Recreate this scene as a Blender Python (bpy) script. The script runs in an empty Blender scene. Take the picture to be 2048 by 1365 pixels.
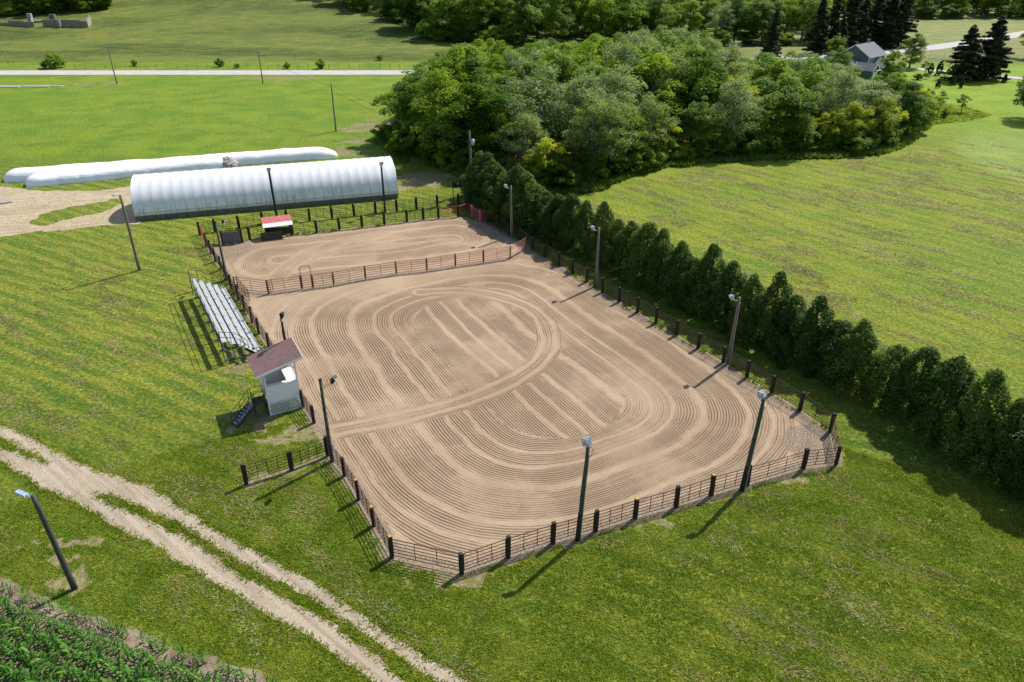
import bpy, math, random
import numpy as np
from mathutils import Vector, Matrix, Euler

S = bpy.context.scene
COL = S.collection
R = math.radians

# ------------------------------------------------------------------ camera
CAM_H, PITCH, FPX = 30.0, R(28.43), 1450.0          # drone height, tilt, focal length in pixels of a 2048 px wide frame
cam_d = bpy.data.cameras.new('camera')
cam_d.sensor_width = 36.0
cam_d.lens = FPX / 2048 * 36.0
cam_d.clip_start, cam_d.clip_end = 0.5, 4000
cam = bpy.data.objects.new('camera', cam_d)
cam.location = (0, 0, CAM_H)
cam.rotation_euler = (math.pi / 2 - PITCH, 0, 0)
COL.objects.link(cam)
S.camera = cam

# ------------------------------------------------------------------ sky, sun, exposure
SUN_EL, SUN_AZ = R(49), R(45.5)                      # sun stands far right, beyond the arena
sun_dir = Vector((math.cos(SUN_EL) * math.cos(SUN_AZ), math.cos(SUN_EL) * math.sin(SUN_AZ), math.sin(SUN_EL)))
W = bpy.data.worlds.new('World'); S.world = W; W.use_nodes = True
nt = W.node_tree
sky = nt.nodes.new('ShaderNodeTexSky'); sky.sky_type = 'NISHITA'; sky.sun_disc = False
sky.sun_elevation = SUN_EL
sky.sun_rotation = math.pi / 2 - SUN_AZ
sky.air_density = 1.0; sky.dust_density = 1.0; sky.ozone_density = 1.0
nt.links.new(sky.outputs[0], nt.nodes['Background'].inputs[0])
nt.nodes['Background'].inputs[1].default_value = 0.125
sl = bpy.data.lights.new('sun', 'SUN'); sl.energy = 5.0; sl.angle = R(0.53); sl.color = (1.0, 0.955, 0.88)
so = bpy.data.objects.new('sun', sl); so.rotation_euler = (-sun_dir).to_track_quat('-Z', 'Y').to_euler()
so.location = (60, 60, 90); COL.objects.link(so)
S.view_settings.view_transform = 'Standard'; S.view_settings.look = 'None'
S.view_settings.exposure = 0.32; S.view_settings.gamma = 1.0; S.view_settings.use_curve_mapping = False
S.render.engine = 'CYCLES'

# ------------------------------------------------------------------ numpy noise
def _hash(ix, iy, seed):
    n = (ix.astype(np.int64) * 374761393 + iy.astype(np.int64) * 668265263 + seed * 144665) & 0x7fffffff
    n = (n ^ (n >> 13)) * 1274126177 & 0x7fffffff
    return ((n ^ (n >> 16)) & 0xffff) / 65535.0
def vnoise(x, y, seed=0):
    x = np.asarray(x, float); y = np.asarray(y, float)
    ix = np.floor(x); iy = np.floor(y); fx = x - ix; fy = y - iy
    fx = fx * fx * (3 - 2 * fx); fy = fy * fy * (3 - 2 * fy)
    a = _hash(ix, iy, seed); b = _hash(ix + 1, iy, seed); c = _hash(ix, iy + 1, seed); d = _hash(ix + 1, iy + 1, seed)
    return (a * (1 - fx) + b * fx) * (1 - fy) + (c * (1 - fx) + d * fx) * fy
def fbm(x, y, seed=0, oct=4):
    s = 0; a = 0.5; t = 0
    for k in range(oct):
        s = s + a * vnoise(x * 2 ** k, y * 2 ** k, seed + k * 17); t += a; a *= 0.5
    return s / t
def sstep(a, b, x):
    t = np.clip((np.asarray(x, float) - a) / (b - a), 0, 1); return t * t * (3 - 2 * t)

# ------------------------------------------------------------------ terrain height and picture-to-ground helper
def terrain(x, y):
    x = np.asarray(x, float); y = np.asarray(y, float)
    st = 226 + 120 * sstep(-10, 110, x) + 14 * (fbm(x / 90, y / 90, 5, 2) - 0.5)
    d = np.maximum(y - st, 0)
    k = 0.00042
    z = np.where(d < 300, k * d * d, k * 300 * 300 + (d - 300) * 2 * k * 300)
    z = np.minimum(z, 130 + 0 * z)
    z = z + sstep(5, 80, d) * (fbm(x / 60, y / 60, 9, 3) - 0.5) * 4.0
    return z
def at(px, py, z=None):
    """ground point seen at a pixel of the 2048 x 1365 photograph"""
    dx = (px - 1024) / FPX; dy = -(py - 682.5) / FPX
    d = (dx, math.cos(PITCH) + dy * math.sin(PITCH), -math.sin(PITCH) + dy * math.cos(PITCH))
    if z is not None:
        t = (z - CAM_H) / d[2]; return Vector((d[0] * t, d[1] * t, z))
    t0 = 20.0; t = t0
    if d[2] < 0:
        tf = -CAM_H / d[2]
        if d[1] * tf < 210: return Vector((d[0] * tf, d[1] * tf, 0))
    while t < 1500:
        if CAM_H + d[2] * t < float(terrain(d[0] * t, d[1] * t)): break
        t += 1.0
    return Vector((d[0] * t, d[1] * t, float(terrain(d[0] * t, d[1] * t))))

# ------------------------------------------------------------------ materials
MATS = {}
def mat(name):
    m = bpy.data.materials.new(name); m.use_nodes = True; MATS[name] = m
    n = m.node_tree; b = n.nodes['Principled BSDF']
    return m, n, b
def N(n, t, **kw):
    o = n.nodes.new('ShaderNode' + t)
    for k, v in kw.items(): setattr(o, k, v)
    return o
def lk(n, a, b): n.links.new(a, b)
def noise(n, vec, scale, detail=3, rough=0.6, dist=0.0):
    o = N(n, 'TexNoise'); o.inputs['Scale'].default_value = scale; o.inputs['Detail'].default_value = detail
    o.inputs['Roughness'].default_value = rough; o.inputs['Distortion'].default_value = dist
    if vec is not None: lk(n, vec, o.inputs['Vector'])
    return o.outputs['Fac']
def ramp(n, fac, stops):
    o = N(n, 'ValToRGB'); e = o.color_ramp.elements
    while len(e) < len(stops): e.new(0.5)
    for i, (p, c) in enumerate(stops):
        e[i].position = p; e[i].color = (c[0], c[1], c[2], 1) if hasattr(c, '__len__') else (c, c, c, 1)
    lk(n, fac, o.inputs[0]); return o.outputs[0]
def mix(n, f, a, b, mode='MIX'):
    o = N(n, 'Mix'); o.data_type = 'RGBA'; o.blend_type = mode
    for s, v in ((0, f), (6, a), (7, b)):
        if hasattr(v, 'is_linked'): lk(n, v, o.inputs[s])
        elif s == 0: o.inputs[0].default_value = v
        else: o.inputs[s].default_value = (v[0], v[1], v[2], 1)
    return o.outputs[2]
def math_(n, op, a, b=None, c=None, clamp=False):
    o = N(n, 'Math'); o.operation = op; o.use_clamp = clamp
    for i, v in enumerate((a, b, c)):
        if v is None: continue
        if hasattr(v, 'is_linked'): lk(n, v, o.inputs[i])
        else: o.inputs[i].default_value = v
    return o.outputs[0]
def texco(n): return N(n, 'TexCoord').outputs['Object']
def heading(n, vec, length, width, ang):
    """coordinates stretched along a compass heading of the ground"""
    o = N(n, 'Mapping'); o.vector_type = 'TEXTURE'; o.inputs['Scale'].default_value = (length, width, 1); o.inputs['Rotation'].default_value = (0, 0, ang)
    lk(n, vec, o.inputs['Vector']); return o.outputs[0]
def mapping(n, vec, scale=(1, 1, 1), rot=(0, 0, 0)):
    o = N(n, 'Mapping'); o.inputs['Scale'].default_value = scale; o.inputs['Rotation'].default_value = rot
    lk(n, vec, o.inputs['Vector']); return o.outputs[0]
def bump(n, b, h, strength, dist):
    o = N(n, 'Bump'); o.inputs['Strength'].default_value = strength; o.inputs['Distance'].default_value = dist
    lk(n, h, o.inputs['Height']); lk(n, o.outputs[0], b.inputs['Normal']); return o
def attr(n, name): 
    o = N(n, 'Attribute'); o.attribute_name = name; return o

def simple(name, c1, c2, scale=6.0, rough=0.8, metal=0.0, bstr=0.3, bdist=0.01, stretch=(1, 1, 1), spec=0.3):
    m, n, b = mat(name); v = mapping(n, texco(n), stretch)
    oi = N(n, 'ObjectInfo')
    va = N(n, 'VectorMath'); va.operation = 'ADD'
    sc = N(n, 'VectorMath'); sc.operation = 'SCALE'; sc.inputs['Scale'].default_value = 37.0
    cb = N(n, 'CombineXYZ'); lk(n, oi.outputs['Random'], cb.inputs[0]); lk(n, oi.outputs['Random'], cb.inputs[2])
    lk(n, cb.outputs[0], sc.inputs[0]); lk(n, v, va.inputs[0]); lk(n, sc.outputs[0], va.inputs[1])
    f = noise(n, va.outputs[0], scale, 4, 0.65)
    c = ramp(n, f, [(0.3, c1), (0.7, c2)])
    lk(n, c, b.inputs['Base Color']); b.inputs['Roughness'].default_value = rough; b.inputs['Metallic'].default_value = metal
    b.inputs['Specular IOR Level'].default_value = spec
    if bstr: bump(n, b, f, bstr, bdist)
    return m

simple('tie_wood', (0.012, 0.009, 0.007), (0.055, 0.040, 0.030), 7, 0.85, 0, 0.6, 0.02, (3, 3, 0.6))
simple('yellow_top', (0.35, 0.18, 0.02), (0.55, 0.33, 0.05), 12, 0.8)
simple('pole_wood', (0.10, 0.085, 0.065), (0.27, 0.225, 0.175), 5, 0.85, 0, 0.5, 0.015, (4, 4, 0.35))
simple('pole_dark', (0.030, 0.034, 0.026), (0.10, 0.10, 0.078), 5, 0.8, 0, 0.5, 0.015, (4, 4, 0.35))
simple('rust_pipe', (0.035, 0.022, 0.018), (0.105, 0.060, 0.045), 5, 0.65, 0.3, 0.1, 0.004)
simple('red_pipe', (0.22, 0.020, 0.025), (0.38, 0.050, 0.050), 4, 0.5, 0.0, 0.1, 0.004)
simple('red_paint', (0.42, 0.085, 0.085), (0.58, 0.20, 0.19), 2.5, 0.5, 0.0, 0.1, 0.004)
simple('maroon_pipe', (0.10, 0.022, 0.024), (0.19, 0.050, 0.045), 4, 0.55, 0.1, 0.1, 0.004)
simple('galv', (0.36, 0.37, 0.38), (0.60, 0.61, 0.62), 5, 0.42, 0.6, 0.1, 0.004)
simple('alu', (0.40, 0.41, 0.42), (0.56, 0.56, 0.56), 3, 0.42, 0.25, 0.1, 0.003, (0.4, 4, 4))
simple('black_metal', (0.012, 0.012, 0.013), (0.035, 0.034, 0.033), 6, 0.55, 0.2, 0.1, 0.004)
simple('white_paint', (0.72, 0.74, 0.75), (0.84, 0.84, 0.83), 2, 0.6, 0, 0.15, 0.004)
simple('white_trim', (0.70, 0.70, 0.69), (0.82, 0.82, 0.81), 2, 0.6, 0, 0.1, 0.003)
simple('lamp_grey', (0.33, 0.36, 0.38), (0.52, 0.55, 0.57), 4, 0.4, 0.2, 0.05, 0.002)
simple('lamp_blue', (0.28, 0.40, 0.60), (0.44, 0.56, 0.76), 4, 0.35, 0.1, 0.05, 0.002)
simple('lens', (0.55, 0.58, 0.60), (0.75, 0.78, 0.80), 2, 0.12, 0, 0, 0, spec=0.6)
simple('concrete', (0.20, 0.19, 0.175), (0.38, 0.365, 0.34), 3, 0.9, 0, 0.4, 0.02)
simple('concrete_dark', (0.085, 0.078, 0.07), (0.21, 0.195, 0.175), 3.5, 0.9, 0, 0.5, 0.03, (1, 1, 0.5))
simple('board_grey', (0.09, 0.085, 0.082), (0.20, 0.19, 0.185), 5, 0.9, 0, 0.5, 0.02, (0.6, 1, 4))
simple('stair_wood', (0.03, 0.026, 0.022), (0.09, 0.078, 0.066), 5, 0.85, 0, 0.4, 0.01)
simple('tread_wood', (0.26, 0.25, 0.24), (0.42, 0.41, 0.40), 5, 0.85, 0, 0.4, 0.01)
simple('siding_green', (0.085, 0.125, 0.115), (0.125, 0.17, 0.16), 1.5, 0.7, 0, 0.2, 0.01, (0.4, 0.4, 8))
simple('shingle', (0.10, 0.105, 0.12), (0.22, 0.225, 0.245), 4, 0.9, 0, 0.5, 0.02)
simple('glass', (0.02, 0.025, 0.03), (0.05, 0.055, 0.06), 1, 0.08, 0, 0, 0, spec=0.8)
simple('wire', (0.03, 0.03, 0.03), (0.07, 0.07, 0.07), 2, 0.6, 0.3, 0, 0)
simple('bark', (0.045, 0.035, 0.026), (0.13, 0.105, 0.08), 5, 0.9, 0, 0.6, 0.03, (3, 3, 0.6))
simple('bark_pale', (0.14, 0.125, 0.11), (0.30, 0.275, 0.25), 5, 0.9, 0, 0.6, 0.03, (3, 3, 0.6))
simple('rubble', (0.20, 0.185, 0.165), (0.50, 0.47, 0.43), 2.5, 0.9, 0, 0.8, 0.1)
simple('roof_red', (0.17, 0.098, 0.094), (0.25, 0.155, 0.148), 1.2, 0.5, 0.1, 0.1, 0.004)
simple('roof_rib', (0.24, 0.15, 0.145), (0.34, 0.23, 0.22), 1.2, 0.45, 0.1, 0, 0)
simple('rusty_stone', (0.17, 0.13, 0.10), (0.33, 0.27, 0.22), 1.2, 0.9, 0, 0.7, 0.05)

def bag_mat():
    m, n, b = mat('silage_plastic'); v = texco(n)
    f = noise(n, mapping(n, v, (0.5, 2.5, 2.5)), 1.6, 5, 0.65)
    c = ramp(n, f, [(0.30, (0.74, 0.76, 0.80)), (0.55, (0.86, 0.87, 0.89))])
    lk(n, c, b.inputs['Base Color']); b.inputs['Roughness'].default_value = 0.38; b.inputs['Specular IOR Level'].default_value = 0.4
    bump(n, b, f, 0.7, 0.12)
bag_mat()
def cover_mat():
    m, n, b = mat('hoop_cover'); v = texco(n)
    f = noise(n, v, 0.6, 4, 0.6)
    c = ramp(n, f, [(0.3, (0.82, 0.84, 0.87)), (0.7, (0.90, 0.905, 0.91))])
    # mildew runs: narrow dark streaks that hang down the lower cover
    s = noise(n, mapping(n, v, (1.5, 0.16, 0.22)), 2.0, 5, 0.8)
    p = noise(n, mapping(n, v, (0.18, 0.5, 0.5)), 1.0, 2, 0.5)
    z = N(n, 'SeparateXYZ'); lk(n, v, z.inputs[0])
    low = math_(n, 'MULTIPLY_ADD', z.outputs[2], -0.42, 1.25, True)
    st = math_(n, 'MULTIPLY', ramp(n, s, [(0.50, 0.0), (0.58, 1.0)]), low)
    st = math_(n, 'MULTIPLY', st, ramp(n, p, [(0.42, 0.25), (0.58, 1.0)]))
    st = math_(n, 'MULTIPLY', st, 0.9)
    lk(n, mix(n, st, c, (0.16, 0.19, 0.19)), b.inputs['Base Color'])
    b.inputs['Roughness'].default_value = 0.45
    tr = N(n, 'BsdfTranslucent'); tr.inputs[0].default_value = (0.75, 0.78, 0.82, 1)
    mx = N(n, 'MixShader'); mx.inputs[0].default_value = 0.26
    out = n.nodes['Material Output']
    lk(n, b.outputs[0], mx.inputs[1]); lk(n, tr.outputs[0], mx.inputs[2]); lk(n, mx.outputs[0], out.inputs[0])
cover_mat()

def leaf_mat(name, dark, mid, light, trans=0.4, rough=0.6):
    m, n, b = mat(name)
    t = attr(n, 'tint').outputs['Fac']
    oi = N(n, 'ObjectInfo')
    f = math_(n, 'MULTIPLY_ADD', oi.outputs['Random'], 0.5, math_(n, 'MULTIPLY_ADD', t, 0.75, -0.12), True)
    c = ramp(n, f, [(0.0, dark), (0.5, mid), (1.0, light)])
    lk(n, c, b.inputs['Base Color']); b.inputs['Roughness'].default_value = rough; b.inputs['Specular IOR Level'].default_value = 0.12
    tr = N(n, 'BsdfTranslucent'); lk(n, mix(n, 1.0, c, (1.0, 1.05, 0.55), 'MULTIPLY'), tr.inputs[0])
    mx = N(n, 'MixShader'); mx.inputs[0].default_value = trans
    out = n.nodes['Material Output']
    lk(n, b.outputs[0], mx.inputs[1]); lk(n, tr.outputs[0], mx.inputs[2]); lk(n, mx.outputs[0], out.inputs[0])
leaf_mat('leaf_green', (0.080, 0.155, 0.010), (0.200, 0.310, 0.022), (0.340, 0.450, 0.040), 0.45)
leaf_mat('leaf_yellow', (0.20, 0.26, 0.012), (0.35, 0.42, 0.018), (0.54, 0.56, 0.03), 0.45)
leaf_mat('leaf_grey', (0.13, 0.20, 0.055), (0.26, 0.340, 0.11), (0.42, 0.48, 0.21), 0.45)
leaf_mat('leaf_deep', (0.048, 0.120, 0.010), (0.125, 0.225, 0.018), (0.230, 0.340, 0.030), 0.45)
leaf_mat('leaf_cedar', (0.024, 0.060, 0.010), (0.062, 0.118, 0.016), (0.145, 0.215, 0.030), 0.3)
leaf_mat('needle', (0.022, 0.036, 0.014), (0.050, 0.066, 0.022), (0.095, 0.105, 0.036), 0.15)
leaf_mat('leaf_dead', (0.16, 0.14, 0.12), (0.24, 0.215, 0.19), (0.32, 0.29, 0.26), 0.1)
leaf_mat('corn_leaf', (0.030, 0.110, 0.014), (0.068, 0.175, 0.024), (0.150, 0.275, 0.040), 0.28, 0.4)
leaf_mat('grass_blade', (0.105, 0.170, 0.007), (0.205, 0.275, 0.012), (0.40, 0.42, 0.07), 0.5)
leaf_mat('straw', (0.24, 0.21, 0.085), (0.38, 0.335, 0.155), (0.55, 0.50, 0.29), 0.3)
leaf_mat('weed_leaf', (0.085, 0.155, 0.022), (0.15, 0.23, 0.035), (0.25, 0.31, 0.08), 0.35)

def ground_mat():
    m, n, b = mat('meadow'); v = texco(n)
    base = attr(n, 'base').outputs['Color']
    dry = attr(n, 'dry').outputs['Fac']
    far = attr(n, 'far').outputs['Fac']
    # mowing streaks along two different headings (left lawn, right hayfield)
    sl_ = noise(n, heading(n, v, 7.0, 0.75, R(-29)), 1.0, 5, 0.62)
    sr_ = noise(n, heading(n, v, 9.0, 0.8, R(-51)), 1.0, 5, 0.62)
    sf_ = noise(n, heading(n, v, 8.0, 1.6, R(3)), 1.0, 6, 0.72)
    side = attr(n, 'side').outputs['Fac']
    def wave(ang, period):
        y = N(n, 'SeparateXYZ'); lk(n, heading(n, v, 1.0, 1.0, R(ang)), y.inputs[0])
        p = math_(n, 'MULTIPLY_ADD', noise(n, v, 0.09, 3, 0.5), 14.0, math_(n, 'MULTIPLY', y.outputs[1], 2 * math.pi / period))
        return math_(n, 'MULTIPLY', math_(n, 'SINE', p), 0.10)
    sl_ = math_(n, 'ADD', sl_, wave(-29, 1.75)); sr_ = math_(n, 'ADD', sr_, wave(-51, 2.6))
    st = mix(n, side, sl_, sr_); st = mix(n, far, st, sf_)
    n1 = noise(n, v, 0.16, 5, 0.62)
    n2 = noise(n, v, 1.5, 5, 0.72)
    n3 = noise(n, v, 3.4, 5, 0.85)
    nz = noise(n, v, 0.05, 3, 0.6)
    col = mix(n, ramp(n, n1, [(0.46, 0.0), (0.60, 0.7)]), base, mix(n, 1.0, base, (1.32, 1.20, 1.2), 'MULTIPLY'))
    col = mix(n, ramp(n, n1, [(0.40, 0.65), (0.49, 0.0)]), col, mix(n, 1.0, base, (0.55, 0.82, 0.7), 'MULTIPLY'))
    col = mix(n, ramp(n, nz, [(0.40, 0.5), (0.52, 0.0)]), col, mix(n, 1.0, base, (0.66, 0.90, 0.8), 'MULTIPLY'))
    # straw left lying in streaks
    straw = math_(n, 'MULTIPLY', ramp(n, st, [(0.47, 0.0), (0.57, 1.0)]), dry)
    straw = math_(n, 'MULTIPLY', straw, ramp(n, n3, [(0.36, 0.35), (0.58, 1.0)]))
    col = mix(n, math_(n, 'MULTIPLY', straw, 0.8), col, (0.285, 0.295, 0.032))
    col = mix(n, math_(n, 'MULTIPLY', ramp(n, st, [(0.37, 0.75), (0.47, 0.0)]), dry), col, mix(n, 1.0, base, (0.6, 0.85, 0.7), 'MULTIPLY'))
    sp = math_(n, 'MULTIPLY', ramp(n, n3, [(0.50, 0.0), (0.60, 1.0)]), ramp(n, n2, [(0.47, 0.06), (0.58, 0.95)]))
    sp = math_(n, 'MULTIPLY', sp, math_(n, 'MULTIPLY_ADD', dry, 0.8, 0.2))
    col = mix(n, math_(n, 'MULTIPLY', sp, 0.7), col, (0.36, 0.34, 0.10))
    col = mix(n, ramp(n, n2, [(0.36, 0.45), (0.47, 0.0)]), col, mix(n, 1.0, base, (0.5, 0.7, 0.6), 'MULTIPLY'))
    # bare spots
    br = noise(n, v, 0.55, 6, 0.72)
    bm = math_(n, 'MULTIPLY', ramp(n, br, [(0.675, 0.0), (0.72, 1.0)]), dry)
    col = mix(n, bm, col, (0.40, 0.31, 0.20))
    gr = mix(n, 1.0, col, ramp(n, n3, [(0.36, 0.46), (0.50, 1.0), (0.63, 1.40)]), 'MULTIPLY')
    lk(n, gr, b.inputs['Base Color']); b.inputs['Roughness'].default_value = 0.85; b.inputs['Specular IOR Level'].default_value = 0.15
    h = math_(n, 'ADD', n3, math_(n, 'MULTIPLY', n2, 1.4))
    bump(n, b, h, 1.0, 0.22)
ground_mat()

def sand_mat():
    m, n, b = mat('arena_sand'); v = texco(n)
    u = attr(n, 'track').outputs['Fac']; fur = attr(n, 'furrow').outputs['Fac']; edge = attr(n, 'edge').outputs['Fac']
    wob = noise(n, v, 0.35, 3, 0.5); wob2 = noise(n, v, 2.5, 3, 0.6)
    uu = math_(n, 'ADD', u, math_(n, 'MULTIPLY', math_(n, 'SUBTRACT', wob, 0.5), 0.32))
    uu = math_(n, 'ADD', uu, math_(n, 'MULTIPLY', math_(n, 'SUBTRACT', wob2, 0.5), 0.05))
    lines = math_(n, 'SINE', math_(n, 'MULTIPLY', uu, 2 * math.pi / 0.205))
    lines = math_(n, 'MULTIPLY_ADD', lines, 0.5, 0.5)
    ub = math_(n, 'ADD', math_(n, 'MULTIPLY_ADD', math_(n, 'SINE', math_(n, 'MULTIPLY', uu, 0.83)), 0.55, uu), math_(n, 'MULTIPLY', math_(n, 'SUBTRACT', noise(n, v, 0.3, 4, 0.7), 0.5), 0.9))
    ph = math_(n, 'FRACT', math_(n, 'DIVIDE', ub, 2.15))
    band = ramp(n, ph, [(0.0, 0.08), (0.13, 1.0), (0.80, 1.0), (0.93, 0.08)])
    patch = ramp(n, noise(n, v, 0.16, 4, 0.6), [(0.38, 0.5), (0.54, 1.0)])
    act = math_(n, 'MULTIPLY', math_(n, 'MULTIPLY', band, fur), patch)
    w1 = N(n, 'TexNoise'); w1.noise_dimensions = '1D'; w1.inputs['Scale'].default_value = 2.3; w1.inputs['Detail'].default_value = 2; lk(n, uu, w1.inputs['W'])
    lamp_ = math_(n, 'MULTIPLY', ramp(n, w1.outputs['Fac'], [(0.36, 0.6), (0.52, 1.0)]), ramp(n, noise(n, v, 0.7, 4, 0.75), [(0.34, 0.6), (0.46, 1.0)]))
    dk = math_(n, 'MULTIPLY', math_(n, 'MULTIPLY', math_(n, 'SUBTRACT', 1.0, lines), act), lamp_)
    dk = ramp(n, dk, [(0.22, 0.0), (0.75, 1.0)])
    f1 = noise(n, v, 0.12, 5, 0.6); f2 = noise(n, v, 14, 3, 0.7)
    c = ramp(n, f1, [(0.38, (0.325, 0.235, 0.152)), (0.62, (0.405, 0.300, 0.200))])
    c = mix(n, math_(n, 'MULTIPLY', act, 0.36), c, (0.225, 0.158, 0.102))
    c = mix(n, math_(n, 'MULTIPLY', dk, 0.70), c, (0.112, 0.072, 0.046))
    # pebbly grey-brown margin under the rails
    peb = noise(n, v, 9, 4, 0.75)
    c2 = ramp(n, peb, [(0.36, (0.075, 0.055, 0.036)), (0.5, (0.23, 0.172, 0.118)), (0.66, (0.46, 0.38, 0.29))])
    em = math_(n, 'MULTIPLY', ramp(n, math_(n, 'ADD', edge, math_(n, 'MULTIPLY', math_(n, 'SUBTRACT', noise(n, v, 0.9, 4, 0.7), 0.5), 0.9)), [(0.45, 0.0), (0.62, 1.0)]), 0.85)
    c = mix(n, em, c, c2)
    gm = ramp(n, noise(n, v, 1.1, 4, 0.7), [(0.60, 0.0), (0.66, 1.0)])
    c = mix(n, math_(n, 'MULTIPLY', math_(n, 'MULTIPLY', gm, em), 0.7), c, (0.10, 0.12, 0.02))
    sc_ = noise(n, v, 0.9, 6, 0.8, 0.6)
    c = mix(n, ramp(n, sc_, [(0.32, 0.4), (0.43, 0.0)]), c, (0.27, 0.19, 0.125))
    c = mix(n, 1.0, c, ramp(n, f2, [(0.30, 0.74), (0.70, 1.2)]), 'MULTIPLY')
    lk(n, c, b.inputs['Base Color']); b.inputs['Roughness'].default_value = 0.95; b.inputs['Specular IOR Level'].default_value = 0.1
    h = math_(n, 'ADD', math_(n, 'MULTIPLY', math_(n, 'MULTIPLY', lines, act), 1.0), math_(n, 'MULTIPLY', f2, 0.6))
    h = math_(n, 'ADD', h, math_(n, 'MULTIPLY', math_(n, 'MULTIPLY', peb, em), 1.2))
    h = math_(n, 'SUBTRACT', h, math_(n, 'MULTIPLY', band, 0.5))
    bump(n, b, h, 0.75, 0.06)
sand_mat()

def gravel_mat(name, c0, c1, c2, grassy=0.0, peb=1.0, head=None):
    m, n, b = mat(name); v = texco(n)
    f1 = noise(n, v, 0.35, 5, 0.7); f2 = noise(n, v, 7.0, 4, 0.85); f3 = noise(n, v, 1.6, 5, 0.75)
    c = ramp(n, f1, [(0.38, c0), (0.60, c1)])
    c = mix(n, ramp(n, f3, [(0.36, 0.5), (0.48, 0.0)]), c, (c0[0] * .72, c0[1] * .70, c0[2] * .66))
    if head:                                            # wheel-polished streaks along the way
        st = noise(n, heading(n, v, 9.0, 0.35, R(head)), 1.0, 4, 0.6)
        c = mix(n, ramp(n, st, [(0.46, 0.0), (0.60, 0.6)]), c, (c1[0] * 1.15, c1[1] * 1.15, c1[2] * 1.15))
        c = mix(n, ramp(n, st, [(0.36, 0.55), (0.46, 0.0)]), c, (c0[0] * .8, c0[1] * .77, c0[2] * .72))
    c = mix(n, math_(n, 'MULTIPLY', ramp(n, f2, [(0.54, 0.0), (0.66, 0.9)]), peb), c, c2)
    c = mix(n, math_(n, 'MULTIPLY', ramp(n, f2, [(0.34, 1.0), (0.44, 0.0)]), 0.7 * peb), c, (c0[0] * .42, c0[1] * .40, c0[2] * .36))
    if grassy:
        g = ramp(n, noise(n, v, 2.6, 5, 0.8), [(0.56 - grassy * .2, 0.0), (0.62 - grassy * .2, 1.0)])
        c = mix(n, math_(n, 'MULTIPLY', g, 0.85), c, (0.125, 0.165, 0.02))
    lk(n, c, b.inputs['Base Color']); b.inputs['Roughness'].default_value = 0.95; b.inputs['Specular IOR Level'].default_value = 0.1
    bump(n, b, math_(n, 'ADD', f2, math_(n, 'MULTIPLY', f3, 0.6)), 1.0, 0.09)
gravel_mat('lane_gravel', (0.36, 0.290, 0.205), (0.44, 0.365, 0.272), (0.50, 0.435, 0.35), 0, 0.45, -39)
gravel_mat('yard_dirt', (0.37, 0.285, 0.185), (0.48, 0.385, 0.27), (0.52, 0.46, 0.38), 0.12, 0.5, 14)
gravel_mat('bare_soil', (0.22, 0.165, 0.10), (0.33, 0.255, 0.16), (0.42, 0.35, 0.26), 0.42)
gravel_mat('field_soil', (0.17, 0.125, 0.085), (0.34, 0.265, 0.19), (0.42, 0.35, 0.27))
gravel_mat('road_surface', (0.42, 0.39, 0.37), (0.50, 0.465, 0.44), (0.52, 0.49, 0.47), 0, 0.3)

# ------------------------------------------------------------------ mesh helpers
class MB:
    def __init__(s): s.v = []; s.f = []
    def add(s, vs, fs):
        o = len(s.v); s.v += [tuple(p) for p in vs]; s.f += [tuple(i + o for i in f) for f in fs]; return s
    def box(s, c, d, rz=0.0, M=None, taper=1.0):
        x, y, z = d[0] / 2, d[1] / 2, d[2] / 2
        P = [(-x, -y, -z), (x, -y, -z), (x, y, -z), (-x, y, -z), (-x * taper, -y * taper, z), (x * taper, -y * taper, z), (x * taper, y * taper, z), (-x * taper, y * taper, z)]
        m = M if M is not None else Matrix.Rotation(rz, 3, 'Z')
        return s.add([Vector(c) + m @ Vector(p) for p in P], [(3, 2, 1, 0), (4, 5, 6, 7), (0, 1, 5, 4), (1, 2, 6, 5), (2, 3, 7, 6), (3, 0, 4, 7)])
    def beam(s, a, b, w, h, up=(0, 0, 1)):
        a = Vector(a); b = Vector(b); d = b - a; L = d.length; d.normalize()
        u = Vector(up)
        if abs(d.dot(u)) > 0.95: u = Vector((1, 0, 0))
        sd = d.cross(u).normalized(); u = sd.cross(d)
        M = Matrix((d, -sd, u)).transposed()
        return s.box((a + b) / 2, (L, w, h), M=M)
    def tube(s, pts, r, n=8, cap=True):
        pts = [Vector(p) for p in pts]; rs = r if hasattr(r, '__len__') else [r] * len(pts)
        vs = []; fs = []; ref = None
        for i, p in enumerate(pts):
            d = (pts[min(i + 1, len(pts) - 1)] - pts[max(i - 1, 0)]).normalized()
            if ref is None: ref = Vector((1, 0, 0)) if abs(d.x) < 0.8 else Vector((0, 1, 0))
            u = d.cross(ref).normalized(); w = d.cross(u); ref = -w if False else ref
            for k in range(n):
                a = 2 * math.pi * k / n; vs.append(p + (u * math.cos(a) + w * math.sin(a)) * rs[i])
        for i in range(len(pts) - 1):
            for k in range(n):
                k2 = (k + 1) % n; fs.append((i * n + k, i * n + k2, (i + 1) * n + k2, (i + 1) * n + k))
        if cap:
            fs.append(tuple(range(n))[::-1]); fs.append(tuple((len(pts) - 1) * n + k for k in range(n)))
        return s.add(vs, fs)
    def mesh(s, name, material, smooth=False):
        me = bpy.data.meshes.new(name); me.from_pydata(s.v, [], s.f); me.materials.append(MATS[material])
        if smooth: me.polygons.foreach_set('use_smooth', [True] * len(me.polygons))
        me.update(); return me
    def build(s, name, material, parent=None, smooth=False):
        return link(name, s.mesh(name, material, smooth), parent)

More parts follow.
